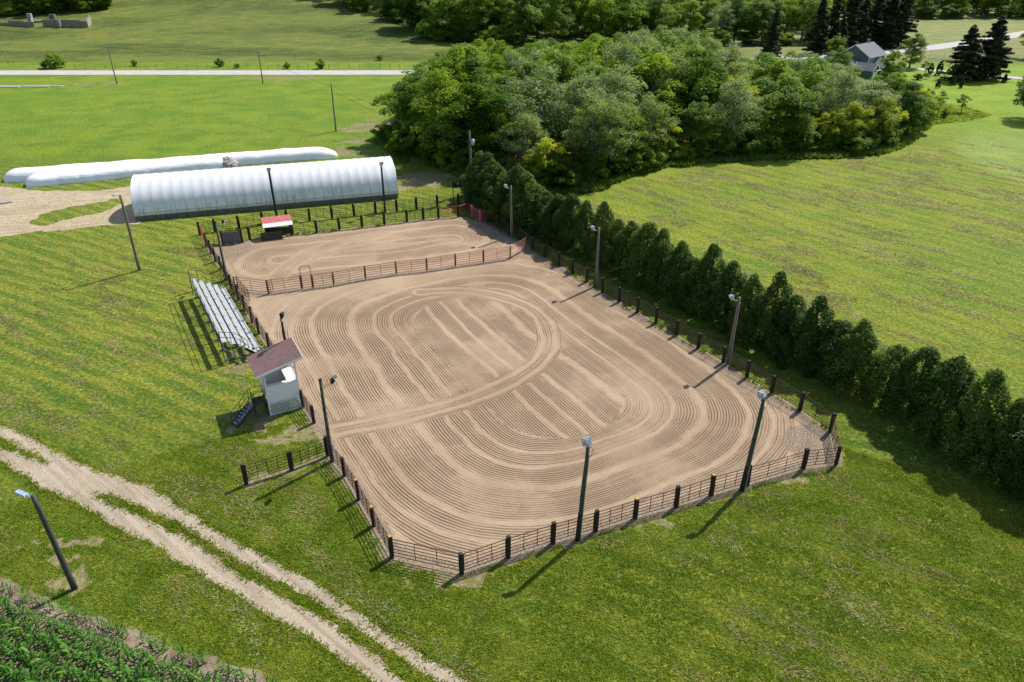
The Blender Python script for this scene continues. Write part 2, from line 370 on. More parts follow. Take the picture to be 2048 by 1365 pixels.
def link(name, data, parent=None, loc=None, rz=None):
    o = bpy.data.objects.new(name, data); COL.objects.link(o)
    if parent is not None: o.parent = parent
    if loc is not None: o.location = loc
    if rz is not None: o.rotation_euler = (0, 0, rz)
    return o
def tag(o, label, cat, group=None):
    o['label'] = label; o['category'] = cat
    if group: o['group'] = group
    return o
def thing(name, label, cat, loc, rz=0.0, group=None):
    o = link(name, None, None, loc, rz); o.empty_display_size = 0.3
    return tag(o, label, cat, group)
def kids(o): return [c for c in COL.objects if c.parent == o]
def copy_tree(root, children, label=None):
    c = root.copy(); COL.objects.link(c)
    if label: c['label'] = label
    for ch, subs in children:
        k = ch.copy(); COL.objects.link(k); k.parent = c
        for sb in subs:
            q = sb.copy(); COL.objects.link(q); q.parent = k
    return c

def np_mesh(name, V, F, material, attrs=None, smooth=False):
    """V (n,3), F (m,k) arrays; attrs {name: (domain, type, array)}"""
    me = bpy.data.meshes.new(name); V = np.asarray(V, np.float32); F = np.asarray(F, np.int32)
    k = F.shape[1]
    me.vertices.add(len(V)); me.vertices.foreach_set('co', V.ravel())
    me.loops.add(F.size); me.loops.foreach_set('vertex_index', F.ravel())
    me.polygons.add(len(F)); me.polygons.foreach_set('loop_start', np.arange(0, F.size, k, dtype=np.int32))
    try: me.polygons.foreach_set('loop_total', np.full(len(F), k, np.int32))
    except Exception: pass
    if smooth: me.polygons.foreach_set('use_smooth', np.ones(len(F), bool))
    me.update(calc_edges=True)
    for an, (dom, ty, arr) in (attrs or {}).items():
        a = me.attributes.new(an, ty, dom)
        if ty == 'FLOAT': a.data.foreach_set('value', np.asarray(arr, np.float32).ravel())
        else: a.data.foreach_set('color', np.asarray(arr, np.float32).ravel())
    me.materials.append(MATS[material]); return me

def structure(o): o['kind'] = 'structure'; return o

def poly_sdf(X, Y, poly):
    """signed distance to polygon, negative inside"""
    P = np.array([(p[0], p[1]) for p in poly], float); d = np.full(X.shape, 1e9); ins = np.zeros(X.shape, bool)
    for i in range(len(P)):
        a = P[i]; b = P[(i + 1) % len(P)]; e = b - a
        t = np.clip(((X - a[0]) * e[0] + (Y - a[1]) * e[1]) / (e @ e), 0, 1)
        d = np.minimum(d, np.hypot(X - a[0] - t * e[0], Y - a[1] - t * e[1]))
        c = ((a[1] > Y) != (b[1] > Y)) & (X < (b[0] - a[0]) * (Y - a[1]) / (b[1] - a[1] + 1e-12) + a[0])
        ins ^= c
    return np.where(ins, -d, d)
def line_dist(X, Y, pts, width=None):
    """distance to a polyline; with width: interpolated half-width is subtracted"""
    d = np.full(X.shape, 1e9)
    for i in range(len(pts) - 1):
        a = np.array(pts[i][:2], float); b = np.array(pts[i + 1][:2], float); e = b - a
        t = np.clip(((X - a[0]) * e[0] + (Y - a[1]) * e[1]) / (e @ e), 0, 1)
        dd = np.hypot(X - a[0] - t * e[0], Y - a[1] - t * e[1])
        if width is not None: dd = dd - (width[i] * (1 - t) + width[i + 1] * t)
        d = np.minimum(d, dd)
    return d

def contour_sheet(name, sdf, bounds, step, z, material):
    """flat sheet where sdf<0, its ragged edge cut with marching squares"""
    xs = np.arange(bounds[0], bounds[1] + step, step); ys = np.arange(bounds[2], bounds[3] + step, step)
    X, Y = np.meshgrid(xs, ys); D = sdf(X, Y); ny, nx = D.shape
    vs = []; fs = []; vid = {}
    def vert(i, j):
        k = (i, j, 0)
        if k not in vid: vid[k] = len(vs); vs.append((xs[j], ys[i], z))
        return vid[k]
    def cross(i, j, i2, j2):
        if (i2, j2) < (i, j): i, j, i2, j2 = i2, j2, i, j
        k = (i, j, i2, j2)
        if k not in vid:
            t = D[i, j] / (D[i, j] - D[i2, j2]); vid[k] = len(vs)
            vs.append((xs[j] + t * (xs[j2] - xs[j]), ys[i] + t * (ys[i2] - ys[i]), z))
        return vid[k]
    I = D < 0; cnt = I[:-1, :-1].astype(int) + I[1:, :-1] + I[:-1, 1:] + I[1:, 1:]
    for i, j in zip(*np.nonzero(cnt)):
        c = [(i, j), (i, j + 1), (i + 1, j + 1), (i + 1, j)]
        if cnt[i, j] == 4: fs.append([vert(*q) for q in c]); continue
        f = []
        for k in range(4):
            a = c[k]; b = c[(k + 1) % 4]
            if I[a]: f.append(vert(*a))
            if I[a] != I[b]: f.append(cross(*a, *b))
        if len(f) >= 3: fs.append(f)
    me = bpy.data.meshes.new(name); me.from_pydata(vs, [], fs); me.materials.append(MATS[material]); me.update()
    return structure(link(name, me))

# ------------------------------------------------------------------ where things stand (posts of the arena fences)
def pts(L): return [at(*p) for p in L]
FRONT = pts([(783.5, 1116), (923.8, 1148), (1016, 1116), (1105.4, 1087.5), (1190.5, 1062.7), (1269.7, 1037.6), (1351.7, 1014.6), (1422, 991.3), (1493.4, 971), (1606, 937.7), (1671.7, 930), (1660, 864)])
RIGHT = pts([(1660, 864), (1599, 821.6), (1542.8, 787.4), (1492.6, 756), (1446, 725.9), (1395.8, 697.5), (1352.5, 671), (1311.6, 647.3), (1274.7, 626), (1238, 605), (1204.6, 585.8), (1173, 565), (1144.8, 548), (1117.5, 532), (1090, 514.7), (1064.8, 499.6), (1040, 482), (1017.3, 470), (994.6, 457), (974.3, 445), (957, 434), (943, 426), (931, 418), (917, 411)])
LEFT_NEAR = pts([(783.5, 1116), (747.8, 1052.3), (717.7, 1000), (689.4, 952.3), (656, 912)])
WING = pts([(656, 912), (583.8, 940), (493, 969)])
LEFT_FAR = pts([(628.2, 846.7), (606.4, 814.6), (582, 776), (560, 736), (538.5, 698), (518, 668.5), (504.4, 645.4), (489.7, 621.8), (477.4, 600.5), (463.5, 579), (453, 560), (442.6, 540.7), (431.6, 524), (422.8, 507.7), (413, 493.4)])
BACK_IN = pts([(413, 493.4), (447, 489), (485, 486), (500, 480), (534, 472), (585.5, 470.3), (633.8, 466), (679, 460.5), (724.5, 455.5), (769, 450), (814, 444.2), (846.8, 440), (877, 437.5), (916.5, 434.5)])
BACK_OUT = pts([(400, 470), (430.5, 463.7), (479, 458), (526, 450), (574.5, 446), (619.6, 442), (664.6, 438), (708.6, 432.5), (751.5, 427.5), (793.7, 424), (833, 419.7), (874.8, 415.2), (917, 411)])
MID = pts([(471, 581), (537, 588), (604, 579), (627, 577), (668, 571.4), (731.3, 559.2), (793, 549.3), (854, 543), (911, 533.8), (967, 526), (1020.7, 518), (1052, 500)])

# ------------------------------------------------------------------ ground
def spaced(a, b, fine0, fine1, step, grow):
    v = list(np.arange(fine0, fine1 + 1e-6, step)); s = step
    x = v[-1]
    while x < b: s *= grow; x += s; v.append(min(x, b + s))
    s = step; x = v[0]; lo = []
    while x > a: s *= grow; x -= s; lo.append(x)
    return np.array(lo[::-1] + v)
gx = spaced(-1500, 1500, -90, 90, 1.0, 1.07)
gy = spaced(-60, 1900, 14, 150, 1.0, 1.035)
GX, GY = np.meshgrid(gx, gy); GZ = terrain(GX, GY)
ny, nx = GX.shape
V = np.stack([GX.ravel(), GY.ravel(), GZ.ravel()], 1)
idx = np.arange(ny * nx).reshape(ny, nx)
F = np.stack([idx[:-1, :-1], idx[:-1, 1:], idx[1:, 1:], idx[1:, :-1]], -1).reshape(-1, 4)
def lerp3(a, b, t): return a + (np.array(b) - a) * t[..., None]
base = np.zeros(GX.shape + (3,)) + np.array((0.116, 0.166, 0.012))          # lawn near the arena
# hayfield right of the hedge: yellower
b_r = (GX - 22.5) * 0.878 + (GY - 41.6) * 0.478
right_side = sstep(2, 7, b_r)
hay = right_side * sstep(38, 46, GY)
base = lerp3(base, (0.186, 0.230, 0.016), hay)
# left lawn
leftl = sstep(-8, -22, GX) * sstep(40, 50, GY) * (1 - sstep(100, 118, GY))
base = lerp3(base, (0.158, 0.198, 0.018), leftl * 0.95)
# bright far lawn beyond the silage bags, up to the road
farl = sstep(108, 122, GY) * sstep(0, -12, GX)
base = lerp3(base, (0.155, 0.232, 0.016), farl)
# paler oval of regrown hay far right
ov = sstep(1.08, 0.96, np.hypot((GX - 104) / 30, (GY - 112) / 30)) * right_side
base = lerp3(base, (0.26, 0.33, 0.075), ov * 0.85)
yard_r = sstep(128, 150, GY) * sstep(60, 80, GX)
base = lerp3(base, (0.19, 0.30, 0.012), yard_r)
# pasture hill beyond the road
past = sstep(219, 226, GY)
pn = fbm(GX / 40, GY / 14, 21, 4)
pc = lerp3(np.zeros(GX.shape + (3,)) + np.array((0.050, 0.082, 0.012)), (0.120, 0.150, 0.028), sstep(0.42, 0.60, pn))
pc = lerp3(pc, (0.145, 0.220, 0.014), sstep(238, 226, GY))
base = base + (pc - base) * past[..., None]
tanf = sstep(228, 250, GY) * sstep(60, 90, GX)
base = lerp3(base, (0.22, 0.23, 0.085), tanf * 0.8)
dry = 0.42 + 0.5 * leftl + 0.15 * hay * (1 - ov) + 0.35 * sstep(34, 26, GY) * sstep(0, 12, GX)
dry = dry * (1 - 0.6 * farl) * (1 - past) + 0.5 * past
ground_me = np_mesh('ground', V, F, 'meadow', {
    'base': ('POINT', 'FLOAT_COLOR', np.concatenate([base, np.ones(GX.shape + (1,))], -1)),
    'dry': ('POINT', 'FLOAT', np.clip(dry, 0, 1)), 'side': ('POINT', 'FLOAT', right_side),
    'far': ('POINT', 'FLOAT', np.clip(farl + past, 0, 1))}, True)
structure(link('ground', ground_me))

# ---- road beyond the lawn
def ribbon(name, path, width, material, lift):
    vs = []; fs = []
    dense = []
    for a, b in zip(path[:-1], path[1:]):
        for k in range(8): dense.append(a.lerp(b, k / 8))
    dense.append(path[-1])
    for i, p in enumerate(dense):
        d = dense[min(i + 1, len(dense) - 1)] - dense[max(i - 1, 0)]; nn = Vector((-d.y, d.x, 0)).normalized()
        for k in (-1, -0.5, 0, 0.5, 1):
            q = p + nn * width / 2 * k; vs.append((q.x, q.y, float(terrain(q.x, q.y)) + lift + 0.05 * (1 - abs(k))))
    for i in range(len(dense) - 1):
        for k in range(4): fs.append((i * 5 + k, i * 5 + k + 1, (i + 1) * 5 + k + 1, (i + 1) * 5 + k))
    fs = [f[::-1] for f in fs]
    return structure(MB().add(vs, fs).build(name, material))
ribbon('road', [Vector(p) for p in ((-420, 210, 0), (-140, 210, 0), (-33, 210.2, 0), (20, 216, 0), (60, 229, 0), (91, 243, 0), (120, 254, 0), (143, 266, 0), (165, 282, 0), (210, 318, 0), (300, 400, 0))], 8.2, 'road_surface', 0.06)
ribbon('driveway', [Vector(p) for p in ((104, 218, 0), (115, 217, 0), (124, 208, 0), (134, 200, 0), (160, 190, 0), (200, 184, 0))], 4.2, 'road_surface', 0.05)

# ---- gravel lane with two wheel tracks and a grassy middle
upper = pts([(-260, 735), (0, 845), (60, 872), (192, 936), (307, 972), (370, 1017), (481, 1082), (629, 1164), (700, 1208), (788, 1270), (936, 1357), (1150, 1490), (1570, 1750)])
lower = pts([(-260, 825), (0, 927), (55, 960), (72, 980), (148, 1006), (222, 1056), (314, 1099), (370, 1136), (481, 1200), (629, 1289), (700, 1337), (760, 1380), (900, 1490), (1230, 1750)])
lane_poly = upper + lower[::-1]
mid_strip = pts([(188, 985), (260, 1016), (370, 1064), (481, 1136), (629, 1214), (700, 1263), (788, 1323), (860, 1374), (1020, 1490), (1400, 1750)])
mid_strip2 = pts([(-200, 800), (0, 884), (60, 912), (95, 928)])
def lane_sdf(X, Y):
    w = fbm(X * 0.9, Y * 0.9, 3, 4) - 0.5; w2 = fbm(X * 4, Y * 4, 8, 2) - 0.5
    d = poly_sdf(X, Y, lane_poly) + 0.10 + 0.45 * w + 0.16 * w2
    m = line_dist(X, Y, mid_strip, [0.05, 0.27, 0.32, 0.31, 0.26, 0.29, 0.32, 0.32, 0.32, 0.32]) + 0.5 * w + 0.25 * w2
    m2 = line_dist(X, Y, mid_strip2, [0.3, 0.25, 0.2, 0.05]) + 0.7 * w + 0.6 * w2
    return np.maximum(d, np.maximum(-m, -m2))
contour_sheet('gravel_lane', lane_sdf, (-58, 14, 10, 62), 0.16, 0.008, 'lane_gravel')

# ---- dirt yard, track and bare patches round the hoop barn
yard = pts([(-80, 372), (0, 372), (60, 380), (170, 384), (275, 372), (300, 400), (285, 440), (270, 447), (130, 460), (0, 473), (-80, 482)])
hole = pts([(45, 450), (85, 430), (150, 415), (235, 398), (262, 402), (215, 425), (150, 437), (90, 452)])
def yard_sdf(X, Y):
    w = fbm(X * 0.5, Y * 0.5, 13, 4) - 0.5
    return np.maximum(poly_sdf(X, Y, yard) + 2.2 * w, -(poly_sdf(X, Y, hole) + 2.6 * w))
contour_sheet('dirt_yard', yard_sdf, (-86, -40, 76, 108), 0.3, 0.008, 'yard_dirt')
patches = [((840, 365), 4.2, 3.0), ((865, 352), 3.2, 2.4), ((815, 372), 2.6, 2.6), ((690, 305), 3.5, 2.0), ((640, 298), 4.0, 1.5), ((720, 282), 3.0, 2.5), ((748, 250), 3.0, 3.5), ((700, 262), 2.4, 2.0), ((200, 168), 6, 2), ((560, 158), 8, 2.5)]
pw = [(at(*p), a, b_) for p, a, b_ in patches]
def patch_sdf(X, Y):
    w = fbm(X * 0.55, Y * 0.55, 31, 5) - 0.5; d = np.full(X.shape, 9.0)
    for c, a, b_ in pw: d = np.minimum(d, np.hypot((X - c.x) / a, (Y - c.y) / b_) - 1)
    return d * 1.5 + 5.0 * w
contour_sheet('bare_ground', patch_sdf, (-120, -8, 92, 202), 0.35, 0.008, 'bare_soil')
near_patch = [((935, 1150), 1.4, 0.8), ((875, 1140), 1.3, 0.7), ((1300, 1045), 1.0, 0.6), ((140, 1165), 1.1, 0.6), ((150, 1085), 1.6, 0.35), ((610, 865), 1.3, 1.0), ((575, 880), 1.5, 0.5), ((480, 735), 1.2, 0.7), ((505, 838), 1.6, 1.3), ((560, 950), 3.0, 0.25), ((1430, 990), 2.5, 0.3), ((1560, 960), 2.0, 0.35), ((120, 1120), 0.9, 0.4)]
npw = [(at(*p), a, b_) for p, a, b_ in near_patch]
def near_sdf(X, Y):
    w = fbm(X * 1.6, Y * 1.6, 41, 5) - 0.5; d = np.full(X.shape, 9.0)
    for c, a, b_ in npw: d = np.minimum(d, np.hypot((X - c.x) / a, (Y - c.y) / b_) - 1)
    fence = np.minimum(line_dist(X, Y, FRONT), line_dist(X, Y, WING)) - 0.45
    fence = np.minimum(fence, line_dist(X, Y, LEFT_NEAR) - 0.3)
    fence = np.minimum(fence, line_dist(X, Y, LEFT_FAR) - 0.15)
    return np.minimum(d * 0.7 + 2.4 * w, fence + 1.3 * w)
contour_sheet('worn_ground', near_sdf, (-40, 26, 24, 84), 0.14, 0.005, 'bare_soil')

# ---- arena sand, with the harrow passes as a track coordinate
ARENA = FRONT[:-1] + RIGHT[:20] + [at(959, 442), at(916.5, 434.5)] + BACK_IN[::-1][1:] + LEFT_FAR[::-1][1:] + LEFT_NEAR[::-1][:-1]
S0 = np.array((3.2, 46.2)); S1 = np.array((-4.0, 59.4)); AX = (S1 - S0) / np.linalg.norm(S1 - S0)
ARC = pts([(560, 880), (670, 862), (760, 845), (850, 825), (940, 800), (1020, 765), (1075, 730), (1100, 695), (1095, 655), (1070, 620), (1000, 592), (920, 580), (840, 585)])
ARC = [Vector(p) for p in ARC]
def smooth_line(P, it=3):
    for _ in range(it):
        Q = [P[0]]
        for a, b in zip(P[:-1], P[1:]): Q += [a.lerp(b, .25), a.lerp(b, .75)]
        P = Q + [P[-1]]
    return P
ARC = smooth_line(ARC)
MIDP = [(p.x, p.y) for p in MID]
def capsule(X, Y, a, b):
    e = b - a; t = np.clip(((X - a[0]) * e[0] + (Y - a[1]) * e[1]) / (e @ e), 0, 1)
    return np.hypot(X - a[0] - t * e[0], Y - a[1] - t * e[1])
B0 = np.array(at(560, 520)[:2]); B1 = np.array(at(900, 478)[:2])
def arena():
    st = 0.13
    xs = np.arange(-40, 25, st); ys = np.arange(27, 92, st)
    X, Y = np.meshgrid(xs, ys); wv = fbm(X * 0.7, Y * 0.7, 77, 3) - 0.5
    D = poly_sdf(X, Y, ARENA) + 0.35 * wv
    ny, nx = X.shape; I = np.arange(nx * ny).reshape(ny, nx)
    keep = (D[:-1, :-1] < 0.25) & (D[1:, 1:] < 0.25)
    Fq = np.stack([I[:-1, :-1], I[:-1, 1:], I[1:, 1:], I[1:, :-1]], -1)[keep]
    Xc = (X[:-1, :-1] + st / 2)[keep]; Yc = (Y[:-1, :-1] + st / 2)[keep]
    # which pass does each cell belong to (last pass wins)
    wc = fbm(Xc * 2.2, Yc * 2.2, 5, 2) - 0.5
    cap_c = capsule(Xc, Yc, S0, S1)
    arc_c = line_dist(Xc, Yc, ARC)
    # side of the mid fence: back pen or main arena
    a0 = np.array(MIDP[0]); a1 = np.array(MIDP[-1]); nrm = np.array([-(a1 - a0)[1], (a1 - a0)[0]]); nrm /= np.linalg.norm(nrm)
    back_c = ((Xc - a0[0]) * nrm[0] + (Yc - a0[1]) * nrm[1]) > 0
    cls = np.where(cap_c + 0.25 * wc < 5.0, 1, 0)
    cls = np.where(arc_c + 0.12 * wc < 1.15, 2, cls)
    cls = np.where(back_c, 3, cls)
    diag = pts([(540, 570), (575, 535), (620, 505), (690, 482), (760, 470)])
    dg_c = line_dist(Xc, Yc, diag)
    cls = np.where(back_c & (dg_c < 1.2), 4, cls)
    Vx = X.ravel(); Vy = Y.ravel()
    cross = (Vx - S0[0]) * AX[1] - (Vy - S0[1]) * AX[0]
    along = (Vx - S0[0]) * AX[0] + (Vy - S0[1]) * AX[1]
    bend = 0.35 * np.sin(along / 9.0) + 0.9 * (fbm(Vx / 14, Vy / 14, 3, 2) - 0.5)
    ln = float(np.linalg.norm(S1 - S0)); da = np.maximum(np.maximum(-along, along - ln), 0); pn_ = 2.9
    ring = (np.abs(cross) ** pn_ + (da * 1.1) ** pn_) ** (1 / pn_)
    U = [ring + 0.8 * (fbm(Vx / 11, Vy / 11, 6, 2) - 0.5), cross + bend + 0.35, line_dist(Vx, Vy, ARC) + 1.075 - 0.1, capsule(Vx, Vy, B0, B1) * 1.0 + 1.6 * (fbm(Vx / 7, Vy / 7, 16, 2) - 0.5), line_dist(Vx, Vy, diag) + 0.4]
    U = np.stack(U)
    corner_u = U[cls[:, None], Fq]
    amt = np.array([1.0, 1.0, 0.9, 0.75, 0.6])[cls]
    # the far turn and the strips along the rails are dragged smooth
    fv = at(700, 575); farend = sstep(7.5, 11.5, (Xc - S1[0]) * AX[0] + (Yc - S1[1]) * AX[1]) * (~back_c)
    amt = amt * (1 - 0.6 * farend)
    dEdge = -poly_sdf(Xc, Yc, ARENA)
    dMid = line_dist(Xc, Yc, MIDP)
    amt = amt * sstep(0.5, 1.4, dEdge) * sstep(0.5, 1.2, dMid)
    corner_f = np.repeat(amt, 4)
    e = np.maximum(1 - sstep(0.0, 1.5, dEdge), 0.9 * (1 - sstep(0.2, 1.0, dMid)))
    # rough corner at the right front
    c = at(1640, 890); e = np.maximum(e, 1 - sstep(1.5, 3.4, np.hypot(Xc - c.x, Yc - c.y)))
    c = at(455, 500); e = np.maximum(e, 1 - sstep(1.5, 4.0, np.hypot(Xc - c.x, Yc - c.y)))
    c = at(1060, 510); e = np.maximum(e, 0.9 * (1 - sstep(0.8, 2.6, np.hypot(Xc - c.x, Yc - c.y))))
    used, inv = np.unique(Fq, return_inverse=True)
    Vv = np.stack([Vx[used], Vy[used], np.full(len(used), 0.011)], 1)
    me = np_mesh('arena_sand', Vv, inv.reshape(-1, 4), 'arena_sand', {
        'track': ('CORNER', 'FLOAT', corner_u), 'furrow': ('CORNER', 'FLOAT', corner_f), 'edge': ('CORNER', 'FLOAT', np.repeat(e, 4))})
    structure(link('arena_sand', me))
arena()

# ---- soil of the corn field
corn_a = at(-120, 1118); corn_b = at(575, 1368)
corn_dir = (corn_b - corn_a).normalized(); corn_n = Vector((corn_dir.y, -corn_dir.x, 0))   # towards the field
if corn_n.y > 0: corn_n = -corn_n
q0 = corn_a + corn_n * 0.1 - corn_dir * 4; q1 = corn_b + corn_n * 0.1 + corn_dir * 4
q0 = q0 - corn_dir * 20; q1 = q1 + corn_dir * 14
soil_poly = [q0, q1, q1 + corn_n * 24, q0 + corn_n * 24]
contour_sheet('field_soil', lambda X, Y: poly_sdf(X, Y, soil_poly) + 1.3 * (fbm(X, Y, 51, 4) - 0.5), (-66, 12, -14, 52), 0.25, 0.006, 'field_soil')

# ------------------------------------------------------------------ fences
UNIT = {}
def unit_rail(material, r):
    k = ('rail', material, r)
    if k not in UNIT: UNIT[k] = MB().tube([(0, 0, 0), (1, 0, 0)], r, 6).mesh('rail', material)
    return UNIT[k]
def unit_upright(material, r, h):
    k = ('up', material, r, h)
    if k not in UNIT: UNIT[k] = MB().tube([(0, 0, 0), (0, 0, h)], r, 6).mesh('upright', material)
    return UNIT[k]
def post_mesh(material, w, d, h, seed):
    k = ('post', material, w, d, h, seed)
    if k not in UNIT:
        rg = random.Random(seed); m = MB(); n = 5; vs = []; fs = []
        for i in range(n):
            z = -0.15 + (h + 0.15) * i / (n - 1); j = lambda: rg.uniform(-0.012, 0.012)
            vs += [(-w / 2 + j(), -d / 2 + j(), z + (rg.uniform(-.02, .02) if i == n - 1 else 0)), (w / 2 + j(), -d / 2 + j(), z), (w / 2 + j(), d / 2 + j(), z), (-w / 2 + j(), d / 2 + j(), z)]
        for i in range(n - 1):
            for q in range(4): fs.append((i * 4 + q, i * 4 + (q + 1) % 4, i * 4 + 4 + (q + 1) % 4, i * 4 + 4 + q))
        fs += [(3, 2, 1, 0), ((n - 1) * 4, (n - 1) * 4 + 1, (n - 1) * 4 + 2, (n - 1) * 4 + 3)]
        UNIT[k] = m.add(vs, fs).mesh('post', material)
    return UNIT[k]
CAP = MB().box((0, 0, 0.02), (0.225, 0.205, 0.05), taper=0.86).mesh('post_cap', 'yellow_top')
frng = random.Random(4)
def panel(root, a, b, z0, z1, nr, nu, material, r=0.024, name='panel', bow=0.0):
    """one pipe panel between two points: frame mesh, with its rails and uprights as sub-parts"""
    d = b - a; L = d.length; rz = math.atan2(d.y, d.x); h = z1 - z0
    f = MB().tube([(0, 0, 0), (0, 0, h)], r * 1.15, 6).tube([(L, 0, 0), (L, 0, h)], r * 1.15, 6).tube([(0, 0, h), (L / 2, 0, h + bow), (L, 0, h)], r * 1.1, 6)
    p = f.build(name, material, root); p.location = (a.x - root.location.x, a.y - root.location.y, z0); p.rotation_euler = (0, 0, rz)
    for i in range(nr):
        o = link('rail', unit_rail(material, r), p); o.location = (0, frng.uniform(-.004, .004), h * i / nr); o.scale = (L, 1, 1)
    for i in range(nu):
        o = link('upright', unit_upright(material, r * 0.9, h), p); o.location = (L * (i + 1) / (nu + 1), 0.012, 0)
    return p
def fence(name, label, P, post_h=1.58, nr=5, nu=2, material='rust_pipe', post_mat='tie_wood', pw=(0.23, 0.20), z0=0.22, z1=1.42, skip=(), caps=(), no_post=(), reds=(), off=0.14, round_post=False):
    root = thing(name, label, 'fence', P[0])
    for i, p in enumerate(P):
        if i in no_post: continue
        a = P[max(i - 1, 0)]; b = P[min(i + 1, len(P) - 1)]
        ang = math.atan2((b - a).y, (b - a).x) + frng.uniform(-.06, .06)
        h = post_h + frng.uniform(-.06, .06); h = round(h, 1)
        if round_post: me = unit_upright(post_mat, pw[0] / 2, round(post_h, 1))
        else: me = post_mesh(post_mat, pw[0], pw[1], h, frng.randint(0, 3))
        o = link('post', me, root, p - P[0], ang); o.rotation_euler = (frng.uniform(-.025, .025), frng.uniform(-.025, .025), ang)
        if i in caps:
            c = link('post_cap', CAP, o); c.location = (0, 0, h - 0.005)
    for i in range(len(P) - 1):
        if i in skip: continue
        a, b = P[i].copy(), P[i + 1].copy(); d = (b - a).normalized(); 
        mt = 'red_pipe' if i in reds else material
        panel(root, a + d * off, b - d * off, z0, z1, nr, nu, mt)
    return root
fence('arena_fence', 'dark railroad-tie posts and brown pipe panels along the open lawn end of the arena', FRONT, caps=(0, 5, 7), no_post=(0, 11), nu=2)
fence('arena_fence', 'long pipe fence on dark posts running between the arena and the evergreen hedge', RIGHT, nu=1, reds=())
fence('arena_fence', 'short pipe fence with yellow-topped dark posts beside the gravel lane', LEFT_NEAR, caps=(0, 1, 2), nu=2)
fence('arena_fence', 'pipe fence on dark posts passing behind the bleachers and the announcer booth', LEFT_FAR, nu=1)
fence('arena_fence', 'inner pipe fence closing the back pen, with the red-roofed shelter in it', BACK_IN, nu=1, skip=(1, 4), no_post=(0,), reds=(12,))
fence('arena_fence', 'outer pipe fence on tall dark posts beside the hoop barn', BACK_OUT, nu=2, no_post=(12,), post_h=1.7)
w_ = fence('wing_fence', 'short wing of two pipe gates hung on three dark posts at the arena entrance', WING, nu=3, no_post=(0,))
fence('dividing_fence', 'red pipe panel fence dividing the arena from the back pen', MID, post_h=1.5, material='maroon_pipe', post_mat='maroon_pipe', pw=(0.10, 0.10), nu=1, nr=5, z0=0.2, z1=1.42, off=0.07, round_post=True, reds=(6, 7, 8, 9, 10), skip=(2,))
# walk-through bow gate in the dividing fence
g = thing('bow_gate', 'maroon walk-through gate with a tall pipe arch in the dividing fence', 'gate', MID[2])
d = MID[3] - MID[2]; L = d.length; g.rotation_euler = (0, 0, math.atan2(d.y, d.x))
MB().tube([(0.06, 0, -0.05), (0.06, 0, 2.3), (0.16, 0, 2.42), (L - 0.16, 0, 2.42), (L - 0.06, 0, 2.3), (L - 0.06, 0, -0.05)], 0.035, 6).build('arch', 'maroon_pipe', g)
lf = MB().tube([(0.12, 0.02, 0.2), (0.12, 0.02, 1.42), (L - 0.12, 0.02, 1.42), (L - 0.12, 0.02, 0.2)], 0.026, 6).build('gate_leaf', 'maroon_pipe', g)
for i in range(5):
    o = link('rail', unit_rail('maroon_pipe', 0.022), lf); o.location = (0.12, 0.02, 0.2 + 0.24 * i); o.scale = (L - 0.24, 1, 1)
def loose_gate(label, a, b, material, nr=5, nu=2, z0=0.15, z1=1.4):
    root = thing('pipe_gate', label, 'gate', a)
    p = panel(root, a, b, z0, z1, nr, nu, material, 0.026, 'gate_frame')
    MB().tube([(0, 0, -0.05), (0, 0, 1.5)], 0.05, 8).build('hinge_post', material, root)
    return root
loose_gate('red pipe gate closing the alley at the outer corner of the back pen', at(412, 491), at(401, 468), 'red_pipe')
loose_gate('red pipe gate swung open inside the back corner by the hedge', at(918, 434), at(938, 428), 'red_pipe')
loose_gate('red pipe gate leaning beside two red posts in the back corner', at(943, 436), at(958, 441.5), 'red_paint', nu=3)
loose_gate('narrow red pipe gate between the corner posts and the hedge fence', at(959, 442.5), at(972, 443.5), 'red_paint', nu=1)
loose_gate('brown pipe gate swung open against the fence beside the bleachers', at(477, 579), at(500, 606), 'rust_pipe')
loose_gate('brown pipe gate with a rounded frame hooked on the dividing fence end', at(538, 589), at(547, 585), 'maroon_pipe', nu=1)
for (px, py), lb in (((944, 435), 'stout red-painted post next to the leaning red gate'), ((960, 443), 'stout red-painted post at the back corner nearest the hedge fence')):
    o = thing('red_post', lb, 'post', at(px, py)); MB().box((0, 0, 0.72), (0.26, 0.24, 1.6)).build('post_body', 'red_paint', o); MB().box((0, 0, 1.54), (0.29, 0.27, 0.05)).build('post_top', 'red_pipe', o)

# grey stock boards and the red-roofed shelter in the back pen
def board_wall(label, a, b, h, material='board_grey', n=5):
    root = thing('plank_wall', label, 'wall', a); d = b - a; L = d.length; root.rotation_euler = (0, 0, math.atan2(d.y, d.x))
    for i in range(n):
        z = 0.05 + (h - 0.05) * (i + 0.5) / n
        MB().box((L / 2, frng.uniform(-.01, .01), z), (L, 0.05, (h - 0.05) / n - 0.015)).build('plank', material, root)
    for x in (0.1, L / 2, L - 0.1): MB().box((x, 0.09, h / 2), (0.12, 0.12, h)).build('post', 'tie_wood', root)
    return root
board_wall('weathered grey plank wall in the back pen beside the lamp pole', BACK_IN[1] + Vector((0.05, -.1, 0)), BACK_IN[2] + Vector((-.05, -.1, 0)), 1.5)
board_wall('dark plank chute wall under the red-roofed shelter', at(523, 483), at(566, 478), 1.0, 'stair_wood', 4)
board_wall('low dark plank wall at the rear of the red-roofed shelter', at(534, 470), at(582, 468), 0.9, 'stair_wood', 4)
sa = at(533, 477); sb = at(584, 470.5); d = sb - sa; L = d.length
g = thing('pen_shelter', 'small shelter with a red metal roof and white front edge in the back pen fence', 'shelter', sa, math.atan2(d.y, d.x))
for x in (0.1, L - 0.1):
    for y in (0.0, 1.0): MB().box((x, y, 0.85 + 0.11 * y), (0.16, 0.16, 1.9 + 0.22 * y)).build('post', 'tie_wood', g)
rf = MB(); 
